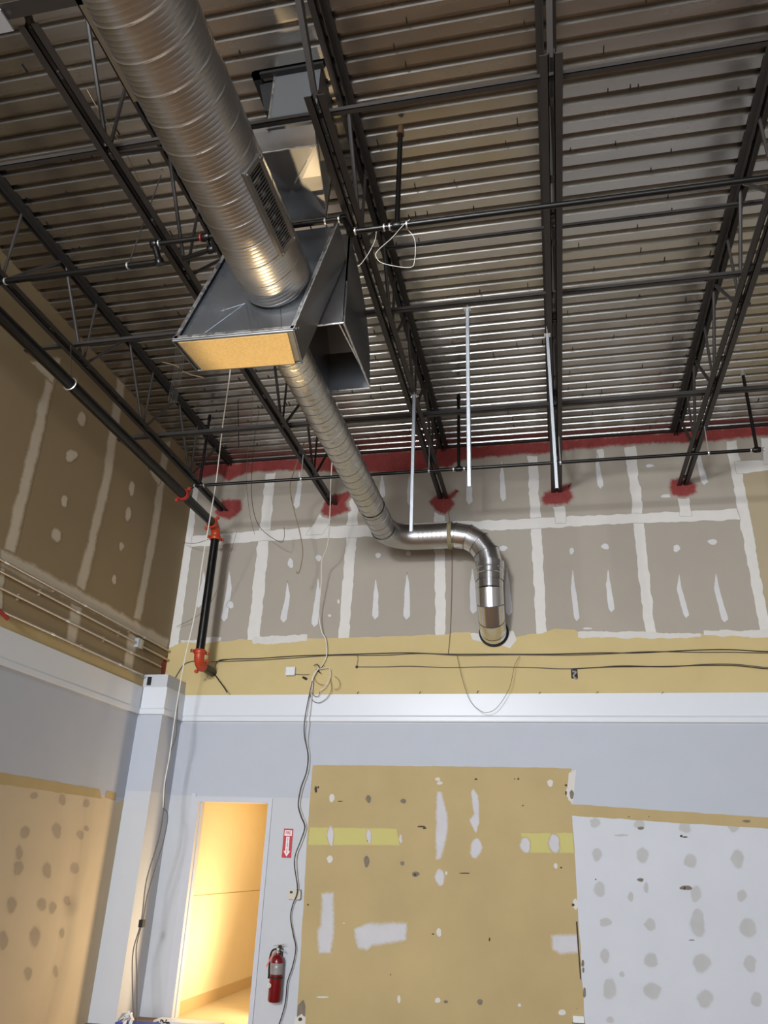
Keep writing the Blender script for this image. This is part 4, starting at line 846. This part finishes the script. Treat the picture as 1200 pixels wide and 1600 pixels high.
MB().box((ex+.004, ey-ER-.0025, .570), (ex+.030, ey-ER+.004, .575)).box((ex+.004, ey-ER-.0025, .560), (ex+.026, ey-ER+.004, .564)).box((ex+.004, ey-ER-.0025, .553), (ex+.008, ey-ER+.004, .575)).build('label_marks', M['sign_white'], fe)
lathe([(0, .685), (.02, .685), (.02, .705), (.026, .71), (.026, .735), (.016, .74), (0, .74)], ex, ey, 16).build('valve', M['chrome'], fe, True)
m = MB(); m.bar((ex-.05, ey, .752), (ex+.07, ey-.01, .772), .02, .005); m.bar((ex-.01, ey, .735), (ex+.075, ey-.01, .700), .02, .005); m.build('handle', M['chrome'], fe)
MB().box((ex+.0, ey-.012, .70), (ex+.03, ey+.012, .76)).build('lever_block', M['black'], fe)
MB().tube(smooth_path([(ex-.02, ey-.01, .725), (ex-.06, ey-.02, .705), (ex-.078, ey-.02, .64), (ex-.08, ey-.015, .55), (ex-.078, ey-.01, .48)]), .0095, 10).build('hose', M['black'], fe, True)
MB().tube([(ex-.078, ey-.01, .48), (ex-.077, ey-.01, .45)], [.010, .013], 10).build('nozzle', M['black'], fe, True)
MB().hexa([(ex-.045, ey-.04, .69), (ex-.03, ey-.045, .69), (ex-.095, ey-.045, .555), (ex-.11, ey-.04, .56)], [(ex-.045, ey-.041, .69), (ex-.03, ey-.046, .69), (ex-.095, ey-.046, .555), (ex-.11, ey-.041, .56)]).build('tag', M['pink'], fe)
MB().tube([(ex-.045, ey-ER*.83, .395), (ex-.047, ey-ER*.83-.006, .395)], .021, 16).build('seal_sticker', M['sign_white'], fe)
MB().tube([(ex-.046, ey-ER*.83-.006, .395), (ex-.047, ey-ER*.83-.008, .395)], .013, 16).build('seal_centre', M['beige'], fe)
MB().box((ex-.03, ey+.03, .30), (ex+.03, D-.001, .72)).build('bracket', M['steel_dark'], fe)
# little white box at the right edge of the yellow patch
t = thing('cover_plate', oY(904, 1593, D), 'small white plastic cover on the lower right edge of yellow patch', 'cover plate')
wbox(895, 1587, 913, 1599, .03, '').build('body', M['plastic'], t); wbox(894, 1598, 913.5, 1600.5, .032, '').build('lip', mat('green_edge', '#55665a', .5), t)
# things at the very bottom edge
o = MB().box((oY(245, 1596, 8.7).x, 8.62, oY(300, 1596, 8.7).z-.05), (oY(345, 1597, 8.7).x, 8.80, oY(300, 1596.5, 8.7).z)).build('white_board', M['trim']); tag(o, 'white board top just showing at the foot of the doorway', 'board')
o['category'] = 'board'
pz = oY(300, 1597, 8.7).z
bd = thing('plastic_bag', oY(200, 1592, 8.2), 'crumpled clear plastic and blue bundle at the foot of the pilaster', 'plastic bundle')
m = MB()
for k in range(9):
    a = oY(184+random.random()*22, 1600-random.random()*20, 8.2+random.random()*.1); b = oY(184+random.random()*24, 1603-random.random()*16, 8.2+random.random()*.1); m.bar(a, b, .03, .012)
m.build('plastic', M['plastic'], bd); MB().box(oY(180, 1597, 8.25), oY(250, 1606, 8.4)).build('blue_base', M['blue'], bd)
m = MB()
for k in range(10):
    a = oY(243+random.random()*30, 1599-random.random()*4, 8.62); m.bar(a, a+Vector((random.uniform(-.05, .05), 0, random.uniform(-.01, .02))), .01)
o = m.build('debris', M['steel_dark']); tag(o, 'dark wire scraps on the white board at the foot of the doorway', 'scraps', None, 'stuff')
# faint panel outline on the pilaster side
